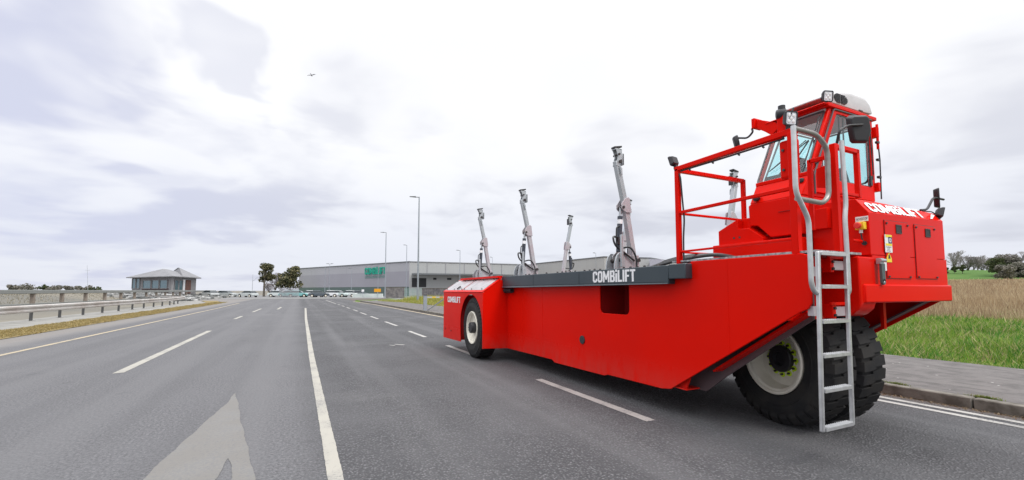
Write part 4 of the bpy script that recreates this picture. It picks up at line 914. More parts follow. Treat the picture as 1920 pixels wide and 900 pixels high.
def make_wheel(Ro, w, rear=True):
    e = empty('wheel', (0, 0, 0), parent=None)
    ty = tyre_mesh(Ro, w, 32 if rear else 44, .026 if rear else .02).build('tyre', RUBBER, e, angle=28, recalc=False); ri = Ro*.53
    dp = .15 if rear else .07
    rm = MB().lathe([(.04, ri+.004), (-.004, ri+.012), (-.016, ri+.002), (-.012, ri-.016), (.012, ri-.026), (.022, ri-.045), (.05, ri-.055), (dp, ri-.075), (dp+.012, ri*.60), (dp-.012, ri*.52), (dp-.012, .0)], (0, 0, 0), (1, 0, 0), 64).build('rim', RIM, e, recalc=False)
    hb = MB(); 
    if rear: hb.lathe([(dp-.01, ri*.40), (dp-.05, ri*.40), (dp-.06, ri*.37), (dp-.06, ri*.22), (dp-.02, ri*.20), (dp-.02, 0)], (0, 0, 0), (1, 0, 0), 32)
    else: hb.lathe([(dp, .115), (-.03, .115), (-.045, .105), (-.045, 0)], (0, 0, 0), (1, 0, 0), 32)
    hb.build('hub', BLACK, e, recalc=False)
    if rear:
        for k in range(12):
            nb = MB(); a = 2*math.pi*k/12; c = Vector((dp-.012, ri*.47*math.cos(a), ri*.47*math.sin(a)))
            nb.lathe([(0, .029), (-.007, .029), (-.007, .011), (0, .011)], c, (1, 0, 0), 12, closed=True)
            t_ = Vector((0, -math.sin(a), math.cos(a))); nb.beam(c+Vector((-.003, 0, 0)), c+t_*.04+Vector((-.003, 0, 0)), .020, .006, up=(1, 0, 0)); nb.build('nut_indicator', LIME, e, recalc=False)
        for k in range(12): a = 2*math.pi*k/12; c = Vector((dp-.012, ri*.47*math.cos(a), ri*.47*math.sin(a))); MB().cyl(c, c+Vector((-.026, 0, 0)), .0125, 6).build('wheel_nut', BOLT, e, recalc=False)
    else:
        for k in range(10): a = 2*math.pi*k/10; c = Vector((-.03, .095*math.cos(a), .095*math.sin(a))); MB().cyl(c, c+Vector((-.022, 0, 0)), .011, 6).build('wheel_nut', BOLT, e, recalc=False)
    return e
def place(e, loc, rz=0.):
    e.parent = T; e.matrix_parent_inverse = Matrix.Translation(-TL); e.location = loc; e.rotation_euler = (0, 0, rz)
RW = .672
w1 = make_wheel(RW, .32); place(w1, (4.57, 3.04, RW), R(-11)); w1['label'] = 'big rear wheel with white rim and lime nut indicators'
w2 = copy_tree(w1); place(w2, (4.96, 2.98, RW), R(-12)); w2['label'] = 'big rear wheel half hidden behind the other one'
w3 = make_wheel(.625, .36, False); place(w3, (3.30, 8.70, .625), R(-2)); w3['label'] = 'front wheel in the pod with pale rim and dark hub'
w4 = copy_tree(w3); place(w4, (6.9, 8.70, .625), R(177)); w4['label'] = 'far front wheel on the other side'

# ---- clamp arms
def make_stanchion():
    e = empty('clamp_arm', (0, 0, 0)); up = (0, 1, 0)         # local: -X is outward
    mb = MB()
    for y in (-.07, .055): mb.prism([(.12, y, .02), (.11, y, .22), (.04, y, .22), (-.06, y, .22), (-.16, y, .28), (-.23, y, .22), (-.25, y, .20), (-.22, y, .02)], (0, .015, 0))
    mb.box(-.30, .16, -.12, .12, 0, .02); mb.build('bracket', GALV_P, e, bevel=.003)
    mb = MB(); lug = [(-.34, -.10, .0), (-.33, -.10, .12), (-.30, -.10, .20), (-.26, -.10, .24), (-.21, -.10, .24), (-.17, -.10, .18), (-.15, -.10, .0)]; mb.prism(lug, (0, .02, 0)); mb.build('lug_plate', GALV, e, bevel=.003); MB().prism([(x, .08, z) for x, _, z in lug], (0, .02, 0)).build('lug_plate', GALV, e, bevel=.003)
    MB().box(-.27, -.235, -.16, -.13, .05, .48).build('upright_bar', GALV, e, bevel=.003)
    for x_, w_, z_, r_ in ((-.24, .12, .14, .028), (.09, .10, .15, .026), (-.18, .09, .22, .02), (-.137, .07, .88, .02), (-.17, .07, 1.52, .022), (-.19, .065, 1.62, .015)): MB().cyl((x_, -w_, z_), (x_, w_, z_), r_, 12).build('pin', BOLT, e)
    foot = Vector((.075, 0, .12)); mid = Vector((-.065, 0, .92)); top = Vector((-.205, 0, 1.53))
    MB().beam(foot, mid, .075, .08, up).build('lower_arm', GALV_P, e, bevel=.006)
    MB().beam(mid, top, .07, .075, up).build('upper_arm', GALV, e, bevel=.006)
    mb = MB()
    for y in (-.058, .046): mb.prism([(-.09, y, .81), (.005, y, .81), (-.02, y, 1.01), (-.05, y, 1.03), (-.11, y, 1.0), (-.17, y, .92), (-.165, y, .86), (-.14, y, .84)], (0, .012, 0))
    mb.build('joint_plate', GALV_P, e, bevel=.003)
    cy = MB().cyl((-.185, 0, .26), (-.15, 0, .76), .036, 16).build('hydraulic_cylinder', CYL, e, bevel=.004)
    mb = MB(); mb.cyl((-.15, 0, .75), (-.138, 0, .88), .020, 12); mb.build('piston_rod', GALV, e)
    mb = MB(); mb.lathe([(-.03, .038), (.03, .038)], (-.156, 0, .68), (.08, 0, 1), 16); mb.build('cylinder_label', WHITE, e)
    mb = MB(); mb.tube(filet([(-.17, -.02, .62), (-.24, -.03, .60), (-.25, -.03, .42), (-.20, -.03, .38)], .05), .010, 6)
    mb.tube(filet([(-.19, -.02, .44), (-.32, -.04, .48), (-.30, -.06, .34), (-.12, -.09, .22), (.0, -.10, .14)], .09), .014, 6)
    mb.tube(filet([(-.18, -.02, .30), (-.06, -.09, .34), (.03, -.11, .20), (.03, -.11, .02)], .08), .013, 6); mb.box(-.235, -.19, -.045, .0, .36, .46); mb.build('hose', HOSE, e)
    hd = MB(); 
    for y in (-.042, .030): hd.prism([(-.17, y, 1.44), (-.13, y, 1.58), (-.13, y, 1.70), (-.235, y, 1.69), (-.20, y, 1.60), (-.235, y, 1.46)], (0, .012, 0))
    hd.box(-.245, -.135, -.042, .042, 1.685, 1.70); hd.box(-.125, -.112, -.04, .04, 1.48, 1.64); hd.prism([(-.17, -.064, 1.34), (-.19, -.064, 1.46), (-.15, -.064, 1.42), (-.145, -.064, 1.33)], (0, .012, 0)); hd.build('clamp_head', GALV, e, bevel=.003)
    mb = MB(); mb.hexa([(-.255, -.04, 1.70), (-.13, -.04, 1.725), (-.13, .04, 1.725), (-.255, .04, 1.70), (-.258, -.04, 1.725), (-.128, -.04, 1.75), (-.128, .04, 1.75), (-.258, .04, 1.725)]); mb.build('rubber_pad', BLACK, e, bevel=.003); MB().box(-.111, -.097, -.04, .04, 1.48, 1.64).build('rubber_pad', BLACK, e, bevel=.003)
    return e
st = make_stanchion()
for i, (x, y, rz, lb) in enumerate([(4.13, 4.75, 0, 'tallest clamp arm, nearest to the camera'), (4.13, 7.62, 0, 'clamp arm in the middle of the near side'), (4.13, 9.88, 0, 'clamp arm over the front pod'),
                       (6.30, 4.85, 180, 'far side clamp arm behind the handrail'), (6.30, 7.45, 180, None), (6.30, 9.75, 180, 'far side clamp arm over the front')]):
    o = st if i == 0 else copy_tree(st)
    if lb: o['label'] = lb
    place(o, (x, y, 1.67), R(rz))
# bundled hoses behind the front rail post
mb = MB(); 
for k in range(5):
    mb.tube(filet([(3.98+.03*k, 4.5-.05*k, 1.66), (3.98+.03*k, 4.1, 1.70+.015*k), (4.0+.02*k, 3.7, 1.765+.012*k), (4.1+.02*k, 3.3, 1.80), (4.3, 3.1, 1.72)], .2), .018, 8)
P(mb, 'hose_bundle', HOSE)

# ---- platform
P(MB().box(3.83, 4.62, 2.25, 3.66, 1.60, 1.70), 'platform', RED)
GRT = mat('grating', (.42, .43, .44), .5, metal=.4, noise=(30, .9, (.18, .18, .19)), bump=(60, .6, .01))
P(MB().box(3.822, 4.5, 2.13, 3.68, 1.718, 1.737), 'grating', GRT)
# rear corner: recess behind the ladder and lower rear box
mb = MB(); mb.box(3.84, 4.42, 2.40, 2.43, 1.14, 1.60); P(mb, 'platform_rear', RED)
blk = [(4.39, 2.42, 1.17), (4.39, 2.42, 1.70), (4.39, 2.10, 1.70), (4.39, 2.10, 1.30), (4.39, 2.12, 1.24), (4.39, 2.17, 1.19), (4.39, 2.22, 1.17)]
P(MB().prism(blk, (.26, 0, 0)), 'corner_box', RED, bevel=.012)
P(MB().box(4.645, 6.08, 2.115, 2.6, 1.45, 1.72), 'lower_rear', RED)
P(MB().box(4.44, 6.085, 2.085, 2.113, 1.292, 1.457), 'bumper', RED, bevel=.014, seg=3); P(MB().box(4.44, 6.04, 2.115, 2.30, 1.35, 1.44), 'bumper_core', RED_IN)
P(MB().box(5.52, 5.57, 2.44, 2.47, 1.0, 1.44), 'bumper_bracket', RED)
# power unit: side profile extruded across, sloping towards the far end
def pu_top(x):
    k = 1-.33*max(0., x-4.98); z1 = 2.11+.012*(x-4.62); return (z1, z1+.14*k, 2.115+.10*k)
xs = [4.62, 5.0, 5.6, 6.06]; mb = MB(); ring = []
for x in xs:
    z1, z2, yk = pu_top(x); ring.append([Vector((x, 2.115, 1.722)), Vector((x, 2.115, z1)), Vector((x, yk, z2)), Vector((x, 2.60, z2+.012)), Vector((x, 2.60, 1.722))])
vs = [v for r_ in ring for v in r_]; fs = [(0, 1, 2, 3, 4), (19, 18, 17, 16, 15)]
for i in range(3):
    for k in range(5): fs.append((i*5+k, i*5+(k+1) % 5, (i+1)*5+(k+1) % 5, (i+1)*5+k))
pu = P(mb.add(vs, fs), 'power_unit', RED, bevel=.006)
# doors on the rear
def yp(px, py): return ony(px, py, 2.113)
for k, (a, b, c, d_) in enumerate([((1656.5, 411.5), (1702, 418.5), (1706, 521.5), (1661, 522.5)), ((1712.5, 419.5), (1752, 426), (1757, 523.5), (1716.5, 523))]):
    A, B, Cq, D_ = yp(*a), yp(*b), yp(*c), yp(*d_); x0, x1, z0, z1 = A.x, B.x, D_.z, (A.z+B.z)/2
    g = MB(); w_ = .005
    dr = P(MB().box(x0+w_, x1-w_, 2.107, 2.1135, z0+w_, z1-w_), 'access_door', RED, pu, bevel=.002)
    g.box(x0, x1, 2.1115, 2.1145, z0, z0+w_-.001); g.box(x0, x1, 2.1115, 2.1145, z1-w_+.001, z1); g.box(x0, x0+w_-.001, 2.1115, 2.1145, z0+.006, z1-.006); g.box(x1-w_+.001, x1, 2.1115, 2.1145, z0+.006, z1-.006)
    for (bx, bz) in ((x0+.03, z1-.03), (x1-.03, z1-.03), (x0+.03, z0+.02), (x1-.03, z0+.02)): g.cyl((bx, 2.107, bz), (bx, 2.098, bz), .009, 8); g.box(bx-.016, bx+.016, 2.099, 2.104, bz-.004, bz+.004)
    P(g, 'door_seam', BLACK, pu)
    lx = x0+(x1-x0)*(.55 if k == 0 else .60); lz = z1-.075; l = MB(); l.box(lx-.050, lx-.045, 2.100, 2.107, lz-.042, lz+.042); l.box(lx+.045, lx+.050, 2.100, 2.107, lz-.042, lz+.042); l.box(lx-.045, lx+.045, 2.100, 2.107, lz+.032, lz+.042); l.box(lx-.045, lx+.045, 2.100, 2.107, lz-.042, lz-.032)
    P(l, 'latch_frame', BOLT, pu); P(MB().box(lx-.0445, lx+.0445, 2.103, 2.107, lz-.0315, lz+.0315), 'latch', DOCK, pu)
# lettering on the slanted top edge
s0 = Vector((4.69, 2.115, 2.1108)); up_ = Vector((0, .1, .14)).normalized()
wm = word_mark(s0+Vector((0, -.004, .003))+up_*.012, (1, 0, .012), up_, 1.0, .118, .002, -.0); P(wm, 'lettering', WHITE, pu, smooth=False)['label'] = 'white COMBiLIFT mark on the bonnet edge'
q_ = [s0+Vector((1.10, -.004, .016))+up_*.008, s0+Vector((1.14, -.004, .016))+up_*.008, s0+Vector((1.30, -.004, .018))+up_*.075, s0+Vector((1.24, -.004, .018))+up_*.085]; P(MB().prism(q_, (0, -.002, .0015)), 'stripe', WHITE, pu)
# stickers
def sticker(px0, py0, px1, py1, m, name='warning_sticker', parent=pu, dy=0.):
    A, B = yp(px0, py1), yp(px1, py0); o = P(MB().box(A.x, B.x, 2.1035-dy, 2.106-dy, A.z, B.z), name, m, parent); return A, B
STY = mat('sticker_yellow', (.80, .62, .03), .5); STW = mat('sticker_white', (.75, .75, .76), .5); STB = mat('sticker_blue', (.02, .035, .16), .5); INK = mat('ink', (.03, .03, .035), .6)
sticker(1658.2, 441, 1669.5, 473, STW); sticker(1658.2, 441.2, 1669.3, 444.8, STY, dy=.0015); sticker(1663.5, 445, 1669.2, 456.5, STB, dy=.0015); sticker(1658.6, 457.3, 1669.8, 460.6, STY, dy=.0015)
A, B = yp(1664.2, 453.6), yp(1668.2, 448); c = (A+B)/2; P(MB().lathe([(0, .020), (-.001, .020), (-.001, .011), (0, .011)], (c.x, 2.1015, c.z), (0, 1, 0), 20, closed=True), 'warning_sticker', STW, pu)
A, B = yp(1660, 472), yp(1668.6, 462)
small_text('WARNING', (A.x, 2.1028, yp(1659.5, 464.5).z), (1, 0, 0), (0, 0, 1), B.x-A.x, .012, 'sticker_text', INK, pu); small_text('PARTS', (A.x+.012, 2.1028, yp(1659.5, 468).z), (1, 0, 0), (0, 0, 1), (B.x-A.x)*.6, .011, 'sticker_text', INK, pu); small_text('MOVING', (A.x+.005, 2.1028, yp(1659.5, 471.5).z), (1, 0, 0), (0, 0, 1), (B.x-A.x)*.8, .011, 'sticker_text', INK, pu)
A, B = yp(1660.5, 491.5), yp(1669.3, 474.5); P(MB().prism([(A.x, 2.106, A.z), (B.x, 2.106, A.z), (B.x-.005, 2.106, A.z+(B.z-A.z)*.45), ((A.x+B.x)/2, 2.106, B.z), (A.x+.005, 2.106, A.z+(B.z-A.z)*.45)], (0, -.003, 0)), 'warning_sticker', STY, pu)
xm = (A.x+B.x)/2; z_ = A.z+(B.z-A.z)*.38; P(MB().prism([(xm-.018, 2.1025, z_), (xm+.018, 2.1025, z_), (xm+.012, 2.1025, z_+.028), (xm, 2.1025, z_+.042), (xm-.012, 2.1025, z_+.028)], (0, -.001, 0)), 'sticker_symbol', INK, pu)
A, B = yp(1652.2, 507.5), yp(1660, 492); P(MB().box(A.x, B.x, 2.1035, 2.1125, A.z, B.z), 'data_plate', STW, pu)
# rubber strap with latch
A = yp(1645.5, 531); B = yp(1650, 485); mb = MB(); mb.box(A.x-.028, A.x+.028, 2.06, 2.083, A.z+.01, B.z-.05); mb.cyl((A.x, 2.06, A.z+.012), (A.x, 2.083, A.z+.012), .028, 16); sp_ = P(mb, 'rubber_strap', STRAP, bevel=.003)
P(MB().cyl((A.x, 2.058, A.z+.012), (A.x, 2.061, A.z+.012), .007, 8), 'rivet', WHITE, sp_)
mb = MB(); mb.box(A.x-.035, A.x+.035, 2.07, 2.10, B.z-.05, B.z); mb.cyl((A.x-.045, 2.065, B.z-.02), (A.x+.045, 2.065, B.z-.02), .014, 10); P(mb, 'strap_catch', GALV, sp_)
# emergency stop and its notice on the side of the power unit
XS = 4.62
def xp(px, py, X=XS): return onx(px, py, X)
A = xp(1617, 424); mb = MB(); c = Vector((XS, A.y, A.z)); mb.box(XS-.055, XS-.002, c.y-.035, c.y+.035, c.z-.035, c.z+.035); es = P(mb, 'stop_switch', YELLOW, bevel=.006)
P(MB().lathe([(.0, .02), (-.02, .02), (-.022, .030), (-.034, .030), (-.04, .022), (-.04, 0)], (XS-.055, c.y, c.z), (1, 0, 0), 20), 'button', BTN, es)
P(MB().cyl((XS-.028, c.y-.0, c.z-.036), (XS-.028, c.y, c.z-.065), .014, 12), 'gland', STW, es); P(MB().tube([(XS-.028, c.y, c.z-.065), (XS-.03, c.y-.005, c.z-.12), (XS-.012, c.y-.012, c.z-.155)], .006, 8), 'cable', BLACK, es); P(MB().cyl((XS-.012, c.y-.012, c.z-.158), (XS-.002, c.y-.012, c.z-.158), .02, 16), 'grommet', BLACK, es)
P(MB().box(XS-.004, XS-.0015, c.y-.05, c.y+.052, c.z+.043, c.z+.09), 'notice', STW, es); small_text('NOODSTOP', (XS-.0055, c.y+.044, c.z+.055), (0, -1, 0), (0, 0, 1), .088, .022, 'notice_text', INK, es, offset=.01)
mb = MB(); mb.tube([(4.45, 2.17, 1.85), (XS-.0, 2.17, 1.85)], .014, 8); P(mb, 'handle_stub', RED)

# ---- ladder
YL = 2.08
def lp(px, py, Y=YL): return ony(px, py, Y)
zr = [1.70, 1.43, 1.15, .88, .61, .315]
mb = MB(); xl0, xl1 = lp(1533, 472).x, lp(1541.5, 800).x; xr0, xr1 = lp(1585.5, 475).x, lp(1598, 788).x
mb.beam((xl0, YL, 1.715), (xl1, YL, .30), .031, .030); mb.beam((xr0, YL, 1.705), (xr1, YL, .30), .031, .030); lad = P(mb, 'ladder_stiles', ALU, bevel=.006)
for k, z in enumerate(zr):
    t_ = (1.70-z)/1.385; a, b = xl0+(xl1-xl0)*t_+.019, xr0+(xr1-xr0)*t_-.019
    r_ = MB(); r_.box(a, b, YL-.022, YL+.03, z-.012, z+.012); n = 14
    for i in range(n): x = a+(b-a)*(i+.5)/n; r_.hexa([(x-.006, YL-.022, z+.012), (x+.006, YL-.022, z+.012), (x+.006, YL+.03, z+.012), (x-.006, YL+.03, z+.012), (x-.003, YL-.022, z+.019), (x+.003, YL-.022, z+.019), (x+.003, YL+.03, z+.019), (x-.003, YL+.03, z+.019)])
    P(r_, 'rung', ALU)
# brackets that hold it
for a in ((4.17, 4.39, 2.19, 2.25, 1.58, 1.66), (4.17, 4.39, 2.19, 2.25, 1.18, 1.26), (3.825, 3.90, 2.17, 2.22, 1.19, 1.27), (3.825, 3.90, 2.17, 2.22, 1.52, 1.60)): P(MB().box(*a), 'ladder_bracket', GALV_P, bevel=.003)
for z in (1.62, 1.22):
    mb = MB(); mb.box(4.12, 4.172, 2.185, 2.255, z-.06, z+.06); mb.box(4.10, 4.38, 2.178, 2.20, z+.055, z+.08); bp_ = P(mb, 'bracket_plate', RED, bevel=.003)
    for dz in (-.03, .03): P(MB().cyl((4.145, 2.17, z+dz), (4.145, 2.186, z+dz), .013, 6), 'bracket_bolt', BOLT, bp_)
# grab tubes
pts = [lp(*q) for q in [(1487.5, 236), (1492, 360), (1516, 411), (1520, 500), (1521, 530), (1526, 546)]]+[Vector((xl0+.01, YL+.01, 1.37))]
P(MB().tube(filet(pts, .06), .019, 10), 'grab_tube', ALU)
pts = [lp(*q) for q in [(1577.5, 264), (1582, 325), (1586, 383), (1584, 407), (1588, 473), (1592, 545)]]+[Vector((xr0+.02, YL+.01, 1.37))]
P(MB().tube(filet(pts, .06), .018, 10), 'grab_tube', ALU)
pts = [lp(*q, 2.16) for q in [(1486, 240), (1531, 252), (1551, 278), (1554, 368), (1543, 381), (1494, 372)]]
P(MB().tube(filet(pts, .09, 6), .021, 12), 'grab_loop', GREYTUBE)

# ---- handrail of red square tube
XP = 3.835; zt_ = 2.78
ya_, yb_ = 3.58, 2.29
hr = MB(); hr.beam((XP, ya_, 1.70), (XP, ya_, zt_), .05); P(hr, 'rail_post', RED, bevel=.005); hr = MB(); hr.beam((XP, yb_, 1.715), (XP, yb_, zt_-.0), .06); P(hr, 'rail_post', RED, bevel=.005)
hr = MB(); hr.beam((XP, ya_+.025, zt_), (XP, yb_-.04, zt_+.01), .05); hr.beam((XP, ya_-.02, 2.277), (XP, yb_, 2.29), .032); hr.beam((XP, ya_-.02, 1.835), (XP, yb_, 1.845), .022); P(hr, 'side_rail', RED, bevel=.004)
hr = MB(); xC = 4.95; hr.beam((XP+.02, ya_, 2.765), (xC, ya_, 2.765), .045); hr.beam((xC, ya_, 2.78), (xC, ya_, 2.25), .045); hr.beam((XP, ya_, 2.27), (xC+.02, ya_, 2.27), .026); hr.beam((XP, ya_, 1.83), (xC, ya_, 1.83), .02); P(hr, 'end_rail', RED, bevel=.004)
# inner gate frames
g = MB(); Yg = 2.17
def gp(px, py): return ony(px, py, Yg)
a, b, c, d_ = gp(1562, 270), gp(1605, 282), gp(1609, 371), gp(1571, 361); f_ = gp(1570, 473); zg = a.z
g.beam((a.x, Yg, 1.72), (a.x, Yg, zg), .05); g.beam((a.x, Yg, zg-.02), (b.x, Yg, zg-.02), .04); g.beam((b.x, Yg, zg), (b.x, Yg, c.z), .04); g.beam((a.x, Yg, c.z+.02), (b.x+.02, Yg, c.z+.02), .03)
P(g, 'gate_frame', RED, bevel=.004)
g = MB(); xg = a.x-.02; y2 = onx(1518, 303, xg).y; z2 = onx(1518, 303, xg).z; g.beam((xg, Yg+.025, z2), (xg, y2, z2), .035); g.beam((xg, y2, z2+.015), (xg, y2, 1.95), .035); g.prism([(xg-.02, Yg+.02, 2.30), (xg-.02, Yg+.13, 2.33), (xg-.02, Yg+.13, 2.50), (xg-.02, Yg+.02, 2.52)], (.02, 0, 0)); P(g, 'gate_frame', RED, bevel=.004)
# document tube behind the rear post, cable along the rail
mb = MB(); A, B = onx(1463, 270, 3.86), onx(1475, 335, 3.86); mb.box(3.85, 3.93, A.y-.13, A.y+.01, B.z-.0, A.z+.02); P(mb, 'cover_box', RED, bevel=.02, seg=3); mb = MB()
for z in (B.z+.08, A.z-.07):
    for y in (A.y-.03, A.y-.10): mb.cyl((3.85, y, z), (3.838, y, z), .012, 8)
P(mb, 'cover_bolt', BOLT)
mb = MB(); pts = [(XP+.01, ya_+.035, 2.85), (XP, ya_+.05, 2.80), (XP+.0, ya_-.04, 2.70), (XP+.02, ya_-.045, 2.4), (XP+.035, ya_-.05, 2.2), (XP+.02, ya_-.045, 2.0), (XP+.01, ya_-.05, 1.75)]; mb.tube(filet(pts, .05), .010, 6)
mb.tube([(XP, ya_-.05, 2.745), (XP, 3.0, 2.742), (XP, 2.6, 2.744), (XP, 2.36, 2.748)], .009, 6); mb.tube(filet([(XP, 2.38, 2.745), (XP-.02, 2.33, 2.80), (XP-.02, 2.30, 2.90), (XP+.02, 2.28, 3.0)], .05), .007, 6)
for y in (3.4, 3.1, 2.8, 2.55): mb.cyl((XP, y, 2.732), (XP, y+.01, 2.722), .012, 8)
P(mb, 'cable', BLACK)

# ---- lamps
def work_lamp(c, nrm, up, w, name='work_lamp', thick=.05):
    c = Vector(c); n = Vector(nrm).normalized(); u = Vector(up); r = n.cross(u).normalized(); u = r.cross(n).normalized(); h = w
    def pt(a, b, d): return c+r*a+u*b+n*d
    mb = MB(); ch = .18
    def oc(s, d): k = s*ch; return [pt(-s+k, -s, d), pt(s-k, -s, d), pt(s, -s+k, d), pt(s, s-k, d), pt(s-k, s, d), pt(-s+k, s, d), pt(-s, s-k, d), pt(-s, -s+k, d)]
    o1, o2, o3, o4 = oc(h*.36, -thick), oc(h*.5, -thick*.3), oc(h*.5, 0), oc(h*.42, 0); v = o1+o2+o3+o4; f = [tuple(range(8))]
    for i in range(3):
        for k in range(8): f.append((i*8+k, i*8+(k+1) % 8, (i+1)*8+(k+1) % 8, (i+1)*8+k))
    mb.add(v, f); mb.beam(pt(0, -h*.5, -thick*.5), pt(0, -h*.78, -thick*.5), .03, .02, up=r); e = P(mb, name, BLACK)
    l = MB(); l.add(oc(h*.42, -.004)+[], [tuple(range(8))]); ln = P(l, 'lens', LENS, e)
    l = MB()
    for a, b in ((-.18, .2), (.18, .2), (-.18, -.2), (.18, -.2), (0, 0)): l.lathe([(0, h*.13), (.002, h*.10), (.002, 0)], pt(a*h, b*h, -.003), n, 14)
    P(l, 'reflector', STW, e); return e
c = onx(1484.5, 221.5, XP); work_lamp(c, (-.25, -1, -.12), (0, 0, 1), .125)
br = MB(); q = onx(1470, 245, XP+.02); br.box(XP-.0, XP+.035, q.y-.03, q.y+.05, 2.78, 2.97); P(br, 'lamp_bracket', RED, bevel=.004)
c = onx(1466, 214, XP+.03); cmr = MB(); cmr.lathe([(-.04, .02), (-.03, .045), (.02, .05), (.045, .04), (.05, .02), (.05, 0)], c, (-.6, .8, .0), 16); cmr.cyl(c+Vector((0, 0, .03)), c+Vector((0, 0, .075)), .03, 12); P(cmr, 'camera_unit', BLACK)
c = onx(1264, 303, XP); work_lamp(c+Vector((0, .03, .0)), (-.1, 1, -.35), (0, .35, 1), .12)

# ---- cab
XB, XT = 4.62, 5.02; YN, YF = 2.60, 3.18; ZB, ZS, ZT, ZR = 2.36, 2.58, 3.345, 3.385; XBK = 5.86
def wx(z, x0=XB, x1=XT): return x0+(x1-x0)*(z-ZS)/(ZT-ZS)
# lower body
lb = MB(); lb.hexa([(4.50, 2.72, 1.94), (5.9, 2.72, 1.94), (5.9, 3.14, 1.94), (4.50, 3.10, 1.94), (4.50, 2.615, 2.36), (5.9, 2.615, 2.36), (5.9, 3.20, 2.36), (4.50, 3.17, 2.36)])
cab = P(MB().hexa([(4.50, YN+.015, 2.36), (XBK, YN+.015, 2.36), (XBK, YF+.02, 2.36), (4.50, YF-.0, 2.36), (XB, YN+.01, ZS), (XBK, YN+.01, ZS), (XBK, YF, ZS), (XB, YF, ZS)]), 'cab', RED, bevel=.008)
lowp = [(4.50, 2.62, 1.97), (4.50, 2.62, 2.36), (4.50, 3.17, 2.36), (4.50, 3.20, 2.34), (4.50, 3.19, 2.12), (4.50, 3.10, 2.11), (4.50, 2.96, 1.97)]
P(MB().prism(lowp, (.9, 0, 0)), 'cab_base', RED, bevel=.008)
P(MB().box(4.49, 4.499, 2.62, 2.86, 2.22, 2.224), 'panel_seam', RED_IN)
# pillars and frames
for y0_, y1_ in ((YN, YN+.035), (YF-.03, YF)):
    P(MB().hexa([(XB, y0_, ZS), (XB+.05, y0_, ZS), (XB+.05, y1_, ZS), (XB, y1_, ZS), (XT, y0_, ZT), (XT+.05, y0_, ZT), (XT+.05, y1_, ZT), (XT, y1_, ZT)]), 'pillar', RED, cab, bevel=.006)
P(MB().box(XBK-.055, XBK, YN, YN+.05, ZS, ZT), 'pillar', RED, cab, bevel=.006); P(MB().box(XBK-.055, XBK, YF-.05, YF, ZS, ZT), 'pillar', RED, cab, bevel=.006)
P(MB().beam((XB+.01, YN, ZS+.01), (XB+.01, YF, ZS+.01), .04, .04), 'sill', RED, cab, bevel=.006)
rf = MB(); rf.box(XT-.06, XBK+.05, YN-.025, YF+.05, ZT, ZR); rf.box(XT-.13, XT-.061, YN-.02, YF+.05, ZT+.015, ZR-.012); P(rf, 'roof', RED, cab, bevel=.012)
P(MB().box(XT-.02, XBK-.02, YN+.03, YF-.02, ZT-.03, ZT-.003), 'roof_lining', LINING, cab)
vzp = [onx(a, b, XT-.12) for a, b in [(1417, 224), (1426, 225), (1453, 229), (1460, 238), (1447, 254), (1434, 247), (1417, 240)]]
P(MB().prism(vzp, (.05, 0, 0)), 'mirror_bracket', RED, cab, bevel=.004); q = onx(1418, 232, XT-.10); P(MB().box(XT-.15, XT+.0, q.y-.01, q.y+.03, q.z-.06, q.z+.06), 'mirror_bracket', RED, cab, bevel=.004)
# glass: windscreen (leaning), near door window, far window, back window
def pane(pts, name, seal_w, nrm, parent=cab, th=.006):
    pts = [Vector(p) for p in pts]; c = sum(pts, Vector())/len(pts); n = Vector(nrm).normalized()
    # rounded corners
    rp_ = []
    for i, p in enumerate(pts):
        a, b = pts[i-1], pts[(i+1) % len(pts)]; p1 = p+(a-p).normalized()*.06; p2 = p+(b-p).normalized()*.06
        for s in (0, .25, .5, .75, 1): rp_.append(p1*(1-s)**2+p*2*s*(1-s)+p2*s*s)
    inn = []
    for p in rp_:
        d = c-p; inn.append(p+d.normalized()*seal_w)
    mb = MB(); mb.prism(inn, -n*th); g_ = P(mb, name, GLASS, parent)
    k = len(rp_); o2 = [p+n*.004 for p in rp_]; i2 = [p+n*.004 for p in inn]; o3 = [p-n*.010 for p in rp_]; i3 = [p-n*.010 for p in inn]
    v = o2+i2+i3+o3; f = []
    for a, b in ((0, 1), (1, 2), (2, 3), (3, 0)):
        for i in range(k): f.append((a*k+i, a*k+(i+1) % k, b*k+(i+1) % k, b*k+i))
    P(MB().add(v, f), 'seal', SEAL, g_); return g_
nw = Vector((-(ZT-ZS), 0, (XT-XB))).normalized()
zb_, zt2 = ZS+.012, ZT-.006
pane([(wx(zb_)-.008, YN+.03, zb_), (wx(zt2)-.008, YN+.03, zt2), (wx(zt2)-.008, YF+.0, zt2), (wx(zb_)-.008, YF+.0, zb_)], 'windscreen', .028, nw)
sideN = [(XB+.10, YN+.012, ZS+.035), (XBK-.085, YN+.012, ZS+.035), (XBK-.085, YN+.012, ZT-.05), (wx(ZT-.05)+.12, YN+.012, ZT-.05)]
